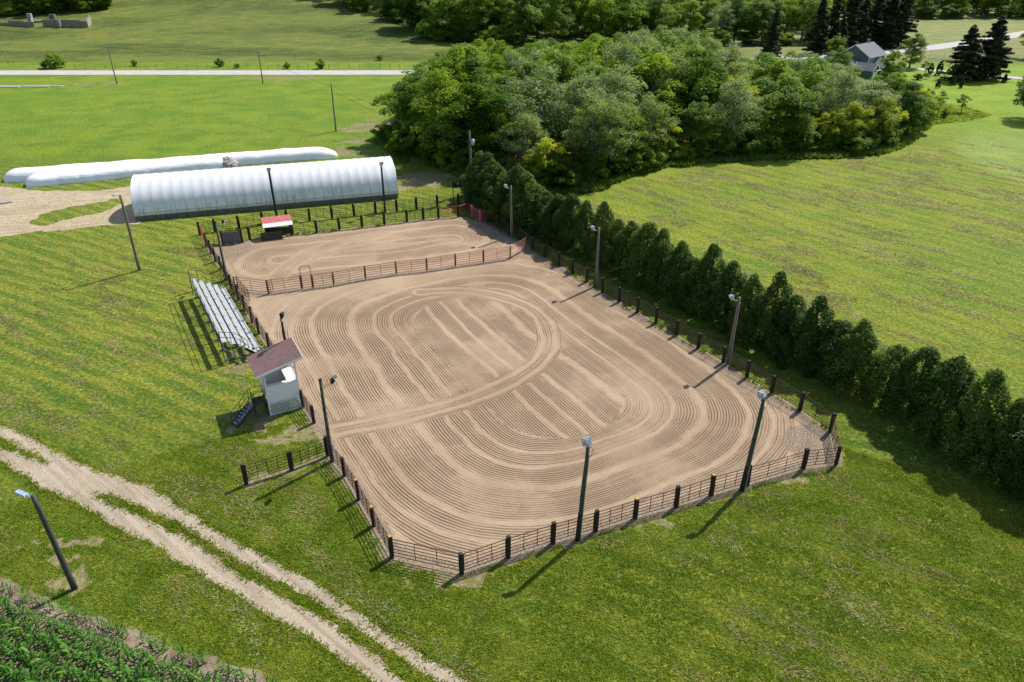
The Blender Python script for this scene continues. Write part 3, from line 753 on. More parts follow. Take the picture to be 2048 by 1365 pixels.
rf.add([(-0.2, -0.25, 1.80), (L + 0.2, -0.25, 1.80), (L + 0.2, 1.15, 2.13), (-0.2, 1.15, 2.13), (-0.2, -0.25, 1.85), (L + 0.2, -0.25, 1.85), (L + 0.2, 1.15, 2.18), (-0.2, 1.15, 2.18)], [(3, 2, 1, 0), (4, 5, 6, 7), (0, 1, 5, 4), (1, 2, 6, 5), (2, 3, 7, 6), (3, 0, 4, 7)])
ro = rf.build('roof', 'red_paint', g)
for i in range(14):
    x = -0.2 + (L + 0.4) * i / 13; MB().beam((x, -0.25, 1.865), (x, 1.15, 2.195), 0.04, 0.03).build('roof_rib', 'red_paint', ro)
MB().add([(-0.22, -0.75, 1.50), (L + 0.22, -0.75, 1.50), (L + 0.22, -0.27, 1.80), (-0.22, -0.27, 1.80), (-0.22, -0.75, 1.55), (L + 0.22, -0.75, 1.55), (L + 0.22, -0.27, 1.85), (-0.22, -0.27, 1.85)], [(3, 2, 1, 0), (4, 5, 6, 7), (0, 1, 5, 4), (1, 2, 6, 5), (2, 3, 7, 6), (3, 0, 4, 7)]).build('eave_strip', 'white_paint', g)

# hanging board between two posts at the back corner
a = at(907, 411); b = at(923, 409); d = b - a; L = d.length
g = thing('sign_frame', 'dark board hung between two tall thin posts behind the back fence', 'sign', a, math.atan2(d.y, d.x))
for x in (0, L): MB().tube([(x, 0, -0.1), (x, 0, 3.4)], 0.05, 8).build('post', 'black_metal', g)
bo = MB().box((L / 2, -0.03, 2.75), (L - 0.1, 0.05, 0.75)).build('board', 'black_metal', g)
MB().box((L * 0.62, -0.062, 2.86), (0.26, 0.01, 0.2)).build('marking', 'lamp_grey', bo)
MB().tube([(0, 0, 2.32), (L, 0, 2.32)], 0.03, 6).build('crossbar', 'black_metal', g)

# ------------------------------------------------------------------ poles with lamps
def pole_mesh(m, h, r0, r1, lean=(0, 0), seed=0):
    rg = random.Random(seed); n = 7; P = []
    for i in range(n):
        t = i / (n - 1); P.append((lean[0] * t + (rg.uniform(-.012, .012) if 0 < i < n - 1 else 0), lean[1] * t, -0.2 + (h + 0.2) * t))
    return m.tube(P, [r0 + (r1 - r0) * i / (n - 1) for i in range(n)], 12)
def flood(root, c, yaw, tilt, w=0.42, h=0.34, body='lamp_grey', dark=False):
    M = Matrix.Rotation(yaw, 3, 'Z') @ Matrix.Rotation(tilt, 3, 'Y')
    o = MB(); c = Vector(c)
    o.box(c, (0.20, w, h), M=M); o.box(c - M @ Vector((0.14, 0, 0)), (0.10, w * 0.55, h * 0.5), M=M)
    ob = o.build('floodlight', 'black_metal' if dark else body, root)
    l = MB().box(c + M @ Vector((0.108, 0, 0)), (0.015, w * 0.86, h * 0.82), M=M).build('lens', 'lens', ob)
    f = MB()
    for s in (-1, 1): f.box(c + M @ Vector((0.08, s * w * 0.47, 0)), (0.10, 0.02, h * 1.05), M=M)
    f.build('lamp_bracket', 'galv', ob)
    return ob
def light_pole(label, px, h, lamp_dir, wood='pole_wood', style='side', lean=(0, 0), r=(0.15, 0.10), base=None, band=0.0, conduit=True, seed=1):
    p = at(*px) if base is None else base
    g = thing('light_pole', label, 'light pole', p, 0, 'floodlight poles round the arena' if False else None)
    po = pole_mesh(MB(), h, r[0], r[1], lean, seed).build('pole', wood, g, True)
    if band:
        n = 2; pole_ = MB().tube([(0, 0, -0.1), (lean[0] * band / h, lean[1] * band / h, band)], [r[0] + 0.006, r[0] + (r[1] - r[0]) * band / h + 0.006], 12).build('pole_sleeve', 'tie_wood', g, True)
    top = Vector((lean[0], lean[1], h)); a = R(lamp_dir); dv = Vector((math.cos(a), math.sin(a), 0))
    if style == 'side':
        MB().tube([top - Vector((0, 0, 0.25)) + dv * 0.05, top - Vector((0, 0, 0.28)) + dv * 0.35, top - Vector((0, 0, 0.18)) + dv * 0.5], 0.03, 6).build('lamp_arm', 'galv', g)
        flood(g, top + dv * 0.62 + Vector((0, 0, -0.02)), a, R(38))
    elif style == 'bent':
        MB().tube([top - Vector((0, 0, 0.65)) + dv * 0.05, top - Vector((0, 0, 0.45)) + dv * 0.25, top - Vector((0, 0, 0.22)) + dv * 0.42, top - Vector((0, 0, 0.18)) + dv * 0.75, top + Vector((0, 0, 0.02)) + dv * 0.85], 0.03, 6).build('lamp_arm', 'galv', g)
        flood(g, top + dv * 0.9 + Vector((0, 0, 0.16)), a, R(35), 0.46, 0.40, dark=True)
        MB().box(top + Vector((0, 0, 0.05)), (0.16, 0.16, 0.12)).build('pole_cap', 'black_metal', g)
    elif style == 'box':
        MB().tube([top - Vector((0, 0, 0.15)), top + Vector((0, 0, 0.1)) + dv * 0.05], 0.04, 6).build('lamp_arm', 'galv', g)
        flood(g, top + dv * 0.2 + Vector((0, 0, 0.24)), a, R(28), 0.46, 0.44)
        MB().tube([top + Vector((0.12, -0.05, 0.1)), top + Vector((0.26, -0.08, -0.1)), top + Vector((0.2, -0.08, -0.5)), top + Vector((0.1, -0.06, -0.62))], 0.012, 5).build('cable', 'wire', g)
    elif style == 'top':
        flood(g, top + dv * 0.1 + Vector((0, 0, 0.14)), a, R(30), 0.44, 0.36, dark=True)
        MB().box(top + Vector((0, 0, -0.3)), (0.2, 0.2, 0.16)).build('junction_box', 'lamp_grey', g)
    if conduit:
        x = Vector((r[0] * 0.8, -r[0] * 0.8, 0))
        MB().tube([x + Vector((0.03, -0.03, 0)), x * 0.95 + Vector((lean[0] * .4, lean[1] * .4, h * 0.4)), x * 0.72 + Vector((lean[0], lean[1], h - 0.4))], 0.022, 6).build('conduit', 'galv', g)
    return g
light_pole('green-grey lamp pole with a box floodlight midway along the open lawn fence', (1155, 1080), 6.6, 112, 'pole_dark', 'box', (0.28, 0), band=2.0, seed=2)
light_pole('dark-footed lamp pole with a box floodlight near the corner where fence meets hedge', (1483, 981), 6.75, 122, 'pole_dark', 'box', (0.32, 0.1), band=1.9, seed=3)
light_pole('weathered wooden lamp pole along the hedge, farthest from the back pen', (1455, 728), 6.0, 170, 'pole_wood', 'side', (0.1, 0), seed=4)
light_pole('weathered wooden lamp pole along the hedge, middle one of three', (1191, 573), 6.2, 175, 'pole_wood', 'side', (0.0, 0), seed=5)
light_pole('weathered wooden lamp pole on the hedge side beside the back pen', (1022.8, 473), 6.1, 180, 'pole_wood', 'side', (-0.05, 0), seed=6)
light_pole('lamp pole with a bent arm and dark floodlight at the arena entrance gate', (665, 923), 6.3, -8, 'pole_dark', 'bent', (-0.02, 0), seed=7)
light_pole('lamp pole with a bent arm standing in the fence beyond the bleachers', (454.5, 562), 6.25, -5, 'pole_dark', 'bent', (0, 0), seed=8)
pt = at(562, 634, 6.2); light_pole('slim dark lamp pole rising behind the announcer booth roof', None, 6.2, 15, 'tie_wood', 'top', (0, 0), (0.11, 0.08), base=Vector((pt.x, pt.y, 0)), conduit=False, seed=9)
light_pole('dark lamp pole behind the red-roofed shelter in front of the hoop barn', (555, 441), 6.3, -60, 'tie_wood', 'top', (-0.1, 0), (0.17, 0.13), conduit=False, seed=10)
light_pole('dark lamp pole in the outer fence by the hoop barn end nearer the woods', (770.5, 425), 6.2, -60, 'tie_wood', 'top', (0, 0), (0.15, 0.11), conduit=False, seed=11)

def yard_light(label, px, h, ldir, wood, body, lean, size):
    g = thing('yard_light', label, 'light pole', at(*px))
    pole_mesh(MB(), h, 0.16, 0.12, lean, 5).build('pole', wood, g, True)
    top = Vector((lean[0], lean[1], h)); a = R(ldir); dv = Vector((math.cos(a), math.sin(a), 0)); sv = Vector((-dv.y, dv.x, 0))
    MB().tube([top + Vector((0, 0, -0.3)) + dv * 0.08, top + dv * 0.3 + Vector((0, 0, -0.18)), top + dv * 0.52 + Vector((0, 0, -0.14))], 0.03, 6).build('lamp_arm', 'galv', g)
    M = Matrix((dv, sv, Vector((0, 0, 1)))).transposed() @ Matrix.Rotation(R(-4), 3, 'Y')
    hd = MB().box(top + dv * (0.5 + size / 2) + Vector((0, 0, -0.12)), (size, 0.26, 0.09), M=M, taper=0.88).build('lamp_head', body, g)
    f = MB()
    for k in range(4): f.box(top + dv * (0.62 + size * (0.12 + 0.2 * k)) + Vector((0, 0, -0.06)), (0.02, 0.2, 0.03), M=M)
    f.build('cooling_fins', 'lamp_grey', hd)
    MB().box(top + dv * (0.5 + size / 2) + Vector((0, 0, -0.172)), (size * 0.8, 0.2, 0.015), M=M).build('lens', 'lens', hd)
    return g
yard_light('grey wooden pole with a flat blue-grey lamp head beside the corn field', (150, 1178), 6.3, 158, 'pole_dark', 'lamp_blue', (-0.32, 0.1), 0.72)
yard_light('bare wooden pole with a small lamp arm near the dirt yard', (279, 541), 8.2, 165, 'pole_wood', 'lamp_grey', (0.05, 0), 0.4)

def utility_pole(label, base, h, cross=True, transformer=False, seed=1, r=(0.16, 0.11)):
    g = thing('utility_pole', label, 'utility pole', base)
    pole_mesh(MB(), h, r[0], r[1], (random.Random(seed).uniform(-.15, .15), 0), seed).build('pole', 'pole_wood', g, True)
    if cross:
        c = MB().box((0, 0.14, h - 0.35), (1.6, 0.1, 0.12)).build('crossarm', 'pole_wood', g)
        for x in (-0.7, 0.0, 0.7): MB().tube([(x, 0.14, h - 0.29), (x, 0.14, h - 0.12)], [0.05, 0.03], 8).build('insulator', 'lamp_grey', c)
    if transformer:
        t = MB().tube([(0.34, -0.05, h - 1.9), (0.34, -0.05, h - 1.15)], 0.24, 12).build('transformer', 'lamp_grey', g, True)
        MB().tube([(0.34, -0.05, h - 1.15), (0.34, -0.05, h - 1.0)], [0.08, 0.04], 8).build('bushing', 'lamp_grey', t)
        MB().tube([(0.1, -0.12, 0.1), (0.1, -0.12, h - 2.2)], 0.04, 6).build('conduit', 'lamp_grey', g)
    return g
pt = at(940, 262, 8.5); TP = Vector((pt.x, pt.y, 0))
utility_pole('utility pole with a grey transformer can rising behind the end of the hedge', TP, 8.5, False, True, 3)
U1 = at(234, 168); utility_pole('thin utility pole with a crossarm by the road, farther from the woods', U1, 8.9, True, False, 4)
U2 = at(526, 167); utility_pole('thin utility pole by the road, the nearer one to the woods', U2, 7.6, True, False, 5)
U3 = at(672, 263); utility_pole('bare utility pole in the bright lawn next to the woods', U3, 8.5, False, False, 6)
def wire_span(label, a, b, sag):
    g = MB(); n = 14; P = []
    for i in range(n + 1):
        t = i / n; p = a.lerp(b, t); p.z -= sag * 4 * t * (1 - t); P.append(p - a)
    o = g.tube(P, 0.02, 4).build('power_line', 'wire'); o.location = a
    return tag(o, label, 'wire')
wire_span('upper power line running from the transformer pole to the bare pole', TP + Vector((0, 0, 8.2)), U3 + Vector((0, 0, 8.3)), 0.9)
wire_span('lower power line running from the transformer pole to the bare pole', TP + Vector((0, 0, 7.0)), U3 + Vector((0, 0, 7.4)), 0.9)
wire_span('power line between the two roadside poles', U1 + Vector((0, 0.14, 8.75)), U2 + Vector((0, 0.14, 7.45)), 1.2)
wire_span('power line from the bare pole up to the roadside pole', U3 + Vector((0, 0, 8.2)), U2 + Vector((0, 0, 7.1)), 0.8)

# ------------------------------------------------------------------ bleachers
def bleachers():
    a = Vector((-23.55, 51.6, 0)); b = Vector((-31.15, 64.5, 0)); d = b - a; L = d.length
    rz = math.atan2(d.y, d.x)                 # local x: along the seats, local -y: towards the arena
    g = thing('bleachers', 'five-row aluminium bleachers with guard rails beside the arena fence', 'bleachers', a, rz)
    rows = 5; rise = 0.36; run = 0.62
    for i in range(rows):                     # i=0 lowest, next to the arena
        y = -(rows - 1 - i) * run - 0.25; z = 0.45 + rise * i
        s = MB().box((L / 2, y, z), (L, 0.40, 0.05))
        so_ = s.build('seat_plank', 'alu', g)
        e = MB()
        for x in (0.005, L - 0.005): e.box((x, y, z), (0.03, 0.41, 0.06))
        e.build('end_cap', 'lamp_grey', so_)
    nf = 8
    for k in range(nf):
        x = 0.35 + (L - 0.7) * k / (nf - 1); f = MB()
        f.beam((x, 0, 0.06), (x, -rows * run - 0.2, 0.06), 0.06, 0.08)
        for i in range(rows):
            y = -(rows - 1 - i) * run - 0.25; z = 0.45 + rise * i
            f.beam((x, y, 0.05), (x, y, z - 0.03), 0.05, 0.05)
        f.beam((x, -(rows - 1) * run - 0.25, 0.40), (x, -0.25, 0.40 + rise * (rows - 1)), 0.05, 0.06)
        fo = f.build('support_frame', 'board_grey', g)
        if k < nf - 1 and k % 2 == 0:
            x2 = 0.35 + (L - 0.7) * (k + 1) / (nf - 1)
            MB().beam((x, -0.22, 0.1), (x2, -0.22, 1.75), 0.03, 0.04).beam((x2, -0.25, 0.1), (x, -0.25, 1.75), 0.03, 0.04).build('cross_brace', 'galv', g)
    # guard rail along the back
    zt = 0.45 + rise * 4
    r = MB()
    for z in (zt + 0.45, zt + 0.95): r.tube([(0, 0.02, z), (L, 0.02, z)], 0.022, 6)
    r.build('back_rail', 'pole_dark', g)
    for k in range(nf):
        x = 0.35 + (L - 0.7) * k / (nf - 1)
        MB().tube([(x, 0.02, 0.4), (x, 0.02, zt + 0.95)], 0.022, 6).build('rail_post', 'pole_dark', g)
    for x in (0.02, L - 0.02):
        s = MB().tube([(x, 0.02, zt + 0.98), (x, -1.1, zt + 0.65), (x, -2.0, 1.55)], 0.026, 6).tube([(x, 0.02, zt + 0.5), (x, -1.1, zt + 0.18), (x, -2.0, 1.1)], 0.026, 6)
        for y, z0, z1 in ((0.02, 0.2, zt + 0.98), (-0.75, 0.2, zt + 0.75), (-1.45, 0.2, 1.9), (-2.0, 0.2, 1.55)): s.tube([(x, y, z0), (x, y, z1)], 0.024, 6)
        s.build('side_rail', 'pole_dark', g)
    e = MB().beam((0.0, -0.1, 0.1), (0.0, -1.4, 1.3), 0.03, 0.04).beam((0.0, -1.4, 0.1), (0.0, -0.1, 1.3), 0.03, 0.04)
    e.build('cross_brace', 'alu', g)
    st = MB()
    for i in range(4): MB().box((-0.30, -1.75 - 0.30 * i, 1.15 - 0.28 * i), (0.55, 0.28, 0.05)).build('step', 'alu', g)
    sr = MB().beam((-0.56, -1.6, 1.2), (-0.56, -2.9, 0.0), 0.04, 0.2).beam((-0.03, -1.6, 1.2), (-0.03, -2.9, 0.0), 0.04, 0.2)
    sr.build('stair_stringer', 'black_metal', g)
    h = MB().tube([(-0.58, -1.6, 2.0), (-0.58, -3.0, 0.9), (-0.58, -3.0, 0.0)], 0.024, 6).tube([(-0.58, -1.6, 1.1), (-0.58, -1.6, 2.0)], 0.024, 6)
    for i in range(3): h.tube([(-0.58, -2.7 - 0.25 * i + 0.2, 0.0), (-0.58, -2.7 - 0.25 * i + 0.2, 1.15 - 0.1 * i)], 0.03, 6)
    h.build('hand_rail', 'alu', g)
bleachers()

# ------------------------------------------------------------------ announcer booth
def booth():
    A = at(541, 832.6); B = at(604, 816); d = B - A; w = d.length + 0.05; rz = math.atan2(d.y, d.x)
    g = thing('announcer_booth', 'raised white announcer booth with lattice skirt and brown-red ribbed shed roof', 'booth', A, rz)
    D = 2.5                                   # depth along the arena fence (local +y)
    # posts
    for x in (0.06, w - 0.06):
        for y in (0.06, D - 0.06):
            MB().box((x, y, (3.62 + 0.235 * x) / 2), (0.12, 0.12, 3.62 + 0.235 * x)).build('corner_post', 'white_trim', g)
    MB().box((w / 2, D / 2, 1.10), (w - 0.26, D - 0.26, 0.10)).build('deck', 'tread_wood', g)
    # lattice skirts: crossed slats in a frame
    def lattice(o, ux, L):
        fr = MB(); o = Vector(o); ux = Vector(ux); H = 0.98
        fr.beam(o + Vector((0, 0, 0.05)), o + ux * L + Vector((0, 0, 0.05)), 0.04, 0.07).beam(o + Vector((0, 0, H)), o + ux * L + Vector((0, 0, H)), 0.04, 0.07)
        f = fr.build('lattice_panel', 'white_trim', g)
        sl1 = MB(); nrm = ux.cross(Vector((0, 0, 1)))
        n = int((L + H) / 0.21)
        for s in (1, -1):
            for i in range(n):
                c = i * 0.21 - (0 if s < 0 else H); p = []
                for z in (0.06, H - 0.01):
                    p.append([c + (z if s > 0 else H - z if False else -z + 0), z])
                (x0, z0), (x1, z1) = p
                if s < 0: x0 += H * 0; 
                # clip to the frame
                def clip(xa, za, xb, zb):
                    pts_ = []
                    for t in np.linspace(0, 1, 41):
                        x = xa + (xb - xa) * t
                        if 0.01 <= x <= L - 0.01: pts_.append((x, za + (zb - za) * t))
                    return (pts_[0], pts_[-1]) if len(pts_) > 2 else None
                q = clip(x0 if s > 0 else c, z0, x1 if s > 0 else c - H, z1)
                if q:
                    (xa, za), (xb, zb) = q
                    MBs = MB().beam(o + ux * xa + Vector((0, 0, za)) + nrm * 0.008 * s, o + ux * xb + Vector((0, 0, zb)) + nrm * 0.008 * s, 0.008, 0.042, up=nrm.cross(ux) if False else (0, 0, 1))
                    sl1.v, sl1.f = (MBs.v + [], MBs.f + []) if not sl1.v else (sl1.v, sl1.f)
                    MBs.build('slat', 'white_trim', f)
    lattice((0.12, 0.03, 0), (1, 0, 0), w - 0.24)
    lattice((w - 0.03, 0.12, 0), (0, 1, 0), D - 0.24)
    def wall(name, x0, y0, x1, y1, z0, z1, m='white_paint'):
        return MB().beam((x0, y0, (z0 + z1) / 2), (x1, y1, (z0 + z1) / 2), 0.05, z1 - z0).build(name, m, g)
    wall('front_wall', 0.12, 0.03, w - 0.12, 0.03, 1.06, 2.42)
    wall('arena_wall', w - 0.03, 0.12, w - 0.03, D - 0.12, 1.06, 2.30)
    wall('rear_wall', 0.12, D - 0.03, w - 0.12, D - 0.03, 1.06, 3.55)
    for k in range(7):
        x = 0.12 + (w - 0.24) * k / 6
        if 0 < k < 6 and k % 2 == 0: MB().box((x, D - 0.075, 2.3), (0.04, 0.03, 2.3)).build('stud', 'white_trim', g)
    wall('stair_wall', 0.03, D * 0.42, 0.03, D - 0.12, 1.06, 3.5)
    wall('stair_wall', 0.03, 0.12, 0.03, 0.30, 1.06, 3.5)
    MB().box((w - 0.42, D / 2, 2.32), (0.62, D - 0.3, 0.05)).build('desk_top', 'white_trim', g)
    MB().box((0.95, 0.30, 2.30), (1.5, 0.46, 0.05)).build('side_shelf', 'white_trim', g)
    MB().beam((0.12, 0.03, 2.44), (w - 0.12, 0.03, 2.44), 0.12, 0.04).build('sill', 'white_trim', g)
    # header beams and braces
    MB().beam((0.0, 0.06, 3.62), (w, 0.06, 3.62 + 0.235 * w), 0.06, 0.16).beam((0.0, D - 0.06, 3.62), (w, D - 0.06, 3.62 + 0.235 * w), 0.06, 0.16).build('rafter', 'white_trim', g)
    MB().beam((w - 0.1, 0.06, 3.35), (w - 0.5, 0.06, 3.9), 0.05, 0.08).build('brace', 'white_trim', g)
    MB().beam((w - 0.06, 0.1, 3.4), (w - 0.06, 0.6, 4.0), 0.05, 0.08).build('brace', 'white_trim', g)
    # shed roof, high on the arena side
    z = lambda x: 3.72 + (x + 0.0) * 0.235
    x0, x1, y0, y1 = -0.55, w + 0.5, -0.35, D + 0.4; t = 0.04
    ro = MB().add([(x0, y0, z(x0)), (x1, y0, z(x1)), (x1, y1, z(x1)), (x0, y1, z(x0)), (x0, y0, z(x0) + t), (x1, y0, z(x1) + t), (x1, y1, z(x1) + t), (x0, y1, z(x0) + t)], [(3, 2, 1, 0), (4, 5, 6, 7), (0, 1, 5, 4), (1, 2, 6, 5), (2, 3, 7, 6), (3, 0, 4, 7)]).build('roof', 'roof_red', g)
    n = 14
    for i in range(n):
        y = y0 + 0.03 + (y1 - y0 - 0.06) * i / (n - 1)
        MB().beam((x0, y, z(x0) + t + 0.012), (x1, y, z(x1) + t + 0.012), 0.05, 0.035).build('roof_rib', 'roof_rib', ro)
    MB().beam((x0, y0 - 0.02, z(x0) - 0.05), (x1, y0 - 0.02, z(x1) - 0.05), 0.03, 0.14).build('fascia', 'white_trim', ro)
    MB().beam((x1 + 0.02, y0, z(x1) - 0.05), (x1 + 0.02, y1, z(x1) - 0.05), 0.03, 0.14).build('fascia', 'white_trim', ro)
    # landing and stairs on the lawn side, coming down towards the lane
    MB().box((-0.5, 0.72, 1.12), (0.95, 0.95, 0.07)).build('landing', 'stair_wood', g)
    for x in (-0.92, -0.08):
        for y in (0.3, 1.14): MB().box((x, y, 0.53), (0.09, 0.09, 1.16)).build('landing_post', 'stair_wood', g)
    ns = 7
    sd = Vector((-0.90, -0.44, 0)).normalized(); sp = Vector((-sd.y, sd.x, 0)); ang = math.atan2(sd.y, sd.x)
    p0 = Vector((-0.98, 0.68, 1.0))
    for i in range(ns):
        c = p0 + sd * (0.14 + 0.235 * i) - Vector((0, 0, 0.14 * (i + 0)))
        MB().box((c.x, c.y, c.z), (0.20, 0.62, 0.045), ang).build('tread', 'tread_wood', g)
    for s in (-1, 1):
        q0 = p0 + sp * 0.33 * s; q1 = q0 + sd * (0.235 * ns + 0.1) - Vector((0, 0, 1.0))
        MB().beam(q0, q1, 0.05, 0.22).build('stringer', 'stair_wood', g)
    def rail(P, hts=(0.9, 0.5)):
        r = MB()
        for hh in hts: r.tube([Vector(p) + Vector((0, 0, hh)) for p in P], 0.024, 6)
        for p in P: r.tube([Vector(p), Vector(p) + Vector((0, 0, hts[0]))], 0.024, 6)
        r.build('stair_railing', 'black_metal', g)
    qa = p0 + sp * 0.33; qb = qa + sd * (0.235 * ns) - Vector((0, 0, 0.95))
    qc = p0 - sp * 0.33; qd = qc + sd * (0.235 * ns) - Vector((0, 0, 0.95))
    rail([qa + Vector((0, 0, 0.12)), (qa + qb) / 2, qb]); rail([qc + Vector((0, 0, 0.12)), (qc + qd) / 2, qd])
    rail([(-0.95, 0.27, 1.14), (-0.08, 0.27, 1.14)]); rail([(-0.95, 1.17, 1.14), (-0.08, 1.17, 1.14)])
booth()

# ------------------------------------------------------------------ hoop barn
def hoop_barn():
    A = at(272, 443); B = at(797, 397); d = B - A; L = d.length; rz = math.atan2(d.y, d.x)
    g = thing('hoop_barn', 'long white fabric hoop barn on a concrete block footing', 'barn', A, rz)
    Wd, Hh, bh = 9.0, 4.5, 0.62
    nb = 27
    def arch(u):                                   # u 0..1 front to back
        a = math.pi * u; return Wd / 2 - (Wd / 2) * math.cos(a) * (1.0), bh + (Hh - bh) * math.sin(a) ** 0.8
    for side, y in ((0, 0.3), (1, Wd - 0.3)):
        for i in range(nb):
            w = L / nb
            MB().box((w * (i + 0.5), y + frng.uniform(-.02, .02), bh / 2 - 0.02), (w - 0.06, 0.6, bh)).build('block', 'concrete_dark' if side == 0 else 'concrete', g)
    # fabric cover with sag between the hoops
    nseg = 27; per = 6; nu = 40; vs = []; fs = []
    for i in range(nseg * per + 1):
        x = L * i / (nseg * per); ph = (i % per) / per; sag = 0.05 * (4 * ph * (1 - ph))
        for k in range(nu + 1):
            u = k / nu; y, z = arch(u); a = math.pi * u
            s = sag * (0.35 + 0.65 * math.sin(a)); cy, cz = Wd / 2, bh
            f = 1 - s / 4.0
            vs.append((x, cy + (y - cy) * f, cz + 0.02 + (z - cz) * f))
    for i in range(nseg * per):
        for k in range(nu): fs.append((i * (nu + 1) + k, (i + 1) * (nu + 1) + k, (i + 1) * (nu + 1) + k + 1, i * (nu + 1) + k + 1))
    MB().add(vs, fs).build('cover', 'hoop_cover', g, True)
    for i in range(nseg + 1):
        x = L * i / nseg
        MB().tube([(x, arch(u)[0], arch(u)[1] - 0.06) for u in np.linspace(0.005, 0.995, 22)], 0.04, 6, False).build('hoop', 'galv', g, True)
    MB().beam((0, -0.02, bh + 0.33), (L, -0.02, bh + 0.33), 0.05, 0.10).build('tension_rail', 'galv', g)
    MB().beam((0, -0.02, bh + 0.05), (L, -0.02, bh + 0.05), 0.10, 0.10).build('sill_rail', 'galv', g)
    for x in (0.05, L - 0.05):
        vs = [(x, Wd / 2, bh)] + [(x, arch(u)[0], arch(u)[1] - 0.03) for u in np.linspace(0, 1, 33)]
        if x > 1: MB().add(vs, [(0, k, k + 1) for k in range(1, 33)]).build('end_wall', 'hoop_cover', g)
    for x in (L - 0.03,):
        for y in (2.6, 6.4): MB().box((x + 0.05, y, 1.5), (0.12, 0.14, 3.0)).build('door_post', 'pole_wood', g)
hoop_barn()

# ------------------------------------------------------------------ silage bags
def silage_bag(label, a, b, w, h, seed, taper_a=2.2, taper_b=2.2):
    d = b - a; L = d.length; rz = math.atan2(d.y, d.x); rg = np.random.RandomState(seed)
    g = thing('silage_bag', label, 'silage bag', a, rz)
    nx_, nu = 150, 24; vs = []; fs = []
    for i in range(nx_ + 1):
        x = L * i / nx_
        ea = min(x / taper_a, 1); eb = min((L - x) / taper_b, 1)
        s = max(0.02, math.sqrt(max(0, 1 - (1 - ea) ** 2)) * math.sqrt(max(0, 1 - (1 - eb) ** 2)))
        lump = 1 + 0.07 * (float(fbm(x * 0.35, seed, seed, 3)) - 0.5) * 2
        for k in range(nu + 1):
            t = math.pi * k / nu; cy = -math.copysign(abs(math.cos(t)) ** 0.75, math.cos(t)); cz = math.sin(t) ** 0.75
            wr = 1 + 0.05 * (float(fbm(x * 1.4, t * 2 + seed, seed + 3, 3)) - 0.5)
            vs.append((x, w / 2 + cy * w / 2 * (0.55 + 0.45 * s) * s ** 0.3 * lump * wr, max(cz * h * s * lump * wr, 0.0) - 0.01))
    for i in range(nx_):
        for k in range(nu): fs.append((i * (nu + 1) + k, (i + 1) * (nu + 1) + k, (i + 1) * (nu + 1) + k + 1, i * (nu + 1) + k + 1))
    fs += [tuple(range(nu + 1)), tuple(nx_ * (nu + 1) + k for k in range(nu, -1, -1))]
    MB().add(vs, fs).build('bag', 'silage_plastic', g, True)
    MB().beam((0.3, -0.05, 0.03), (L - 0.3, -0.05, 0.03), 0.22, 0.10).build('hem', 'lamp_grey', g)
    return g
fa = at(48, 377); fb = at(470, 334.5)
silage_bag('shorter white silage bag lying in front, nearer the hoop barn', fa, fb, 3.4, 1.5, 3, 2.0, 3.5)
dd = (fb - fa).normalized(); nn = Vector((-dd.y, dd.x, 0))
ra = at(2, 368); rb = at(678, 316)
silage_bag('longer white silage bag lying behind along the bright lawn', ra, rb, 3.4, 1.6, 8, 2.2, 5.0)
def rubble_heap():
    c = at(458, 332); g = thing('rubble_heap', 'small grey heap at the torn end of the shorter silage bag', 'heap', c)
    rg = random.Random(3); n = 14; m = 8; vs = []; fs = []
    for i in range(m + 1):
        ph = math.pi / 2 * i / m
        for k in range(n):
            a = 2 * math.pi * k / n; r = 1.5 * math.cos(ph) * rg.uniform(0.85, 1.15); vs.append((r * math.cos(a), r * math.sin(a) * 0.9, 1.5 * math.sin(ph) * rg.uniform(0.9, 1.05) - 0.05))
    for i in range(m):
        for k in range(n): fs.append((i * n + k, i * n + (k + 1) % n, (i + 1) * n + (k + 1) % n, (i + 1) * n + k))
    MB().add(vs, fs).build('heap_body', 'rubble', g)
    for q in range(9):
        a = rg.uniform(0, 6.28); r = rg.uniform(1.3, 2.2); s = rg.uniform(0.2, 0.45)
        MB().box((r * math.cos(a), r * math.sin(a), s * 0.35), (s, s * 0.8, s * 0.8), a, taper=0.7).build('chunk', 'rubble', g)
rubble_heap()
g = thing('concrete_slab', 'pale broken concrete slab lying in the bright lawn below the road', 'slab', at(-10, 174), 0.0)
for i, (x, y, w, h) in enumerate(((3, 0, 7, 2.6), (10.2, 0.4, 6.6, 2.2), (15.2, 0.5, 2.4, 1.6))):
    MB().box((x, y, 0.06), (w, h, 0.2), frng.uniform(-.06, .06)).build('slab_piece', 'concrete', g)
g = thing('concrete_slab', 'pale concrete slab at the edge of the dirt yard', 'slab', at(4, 407), 0.5)
MB().box((0, 0, 0.06), (2.2, 1.2, 0.22), 0.2).build('slab_piece', 'concrete', g); MB().box((-2.0, 0.7, 0.06), (1.4, 1.0, 0.2), -0.3).build('slab_piece', 'concrete', g)

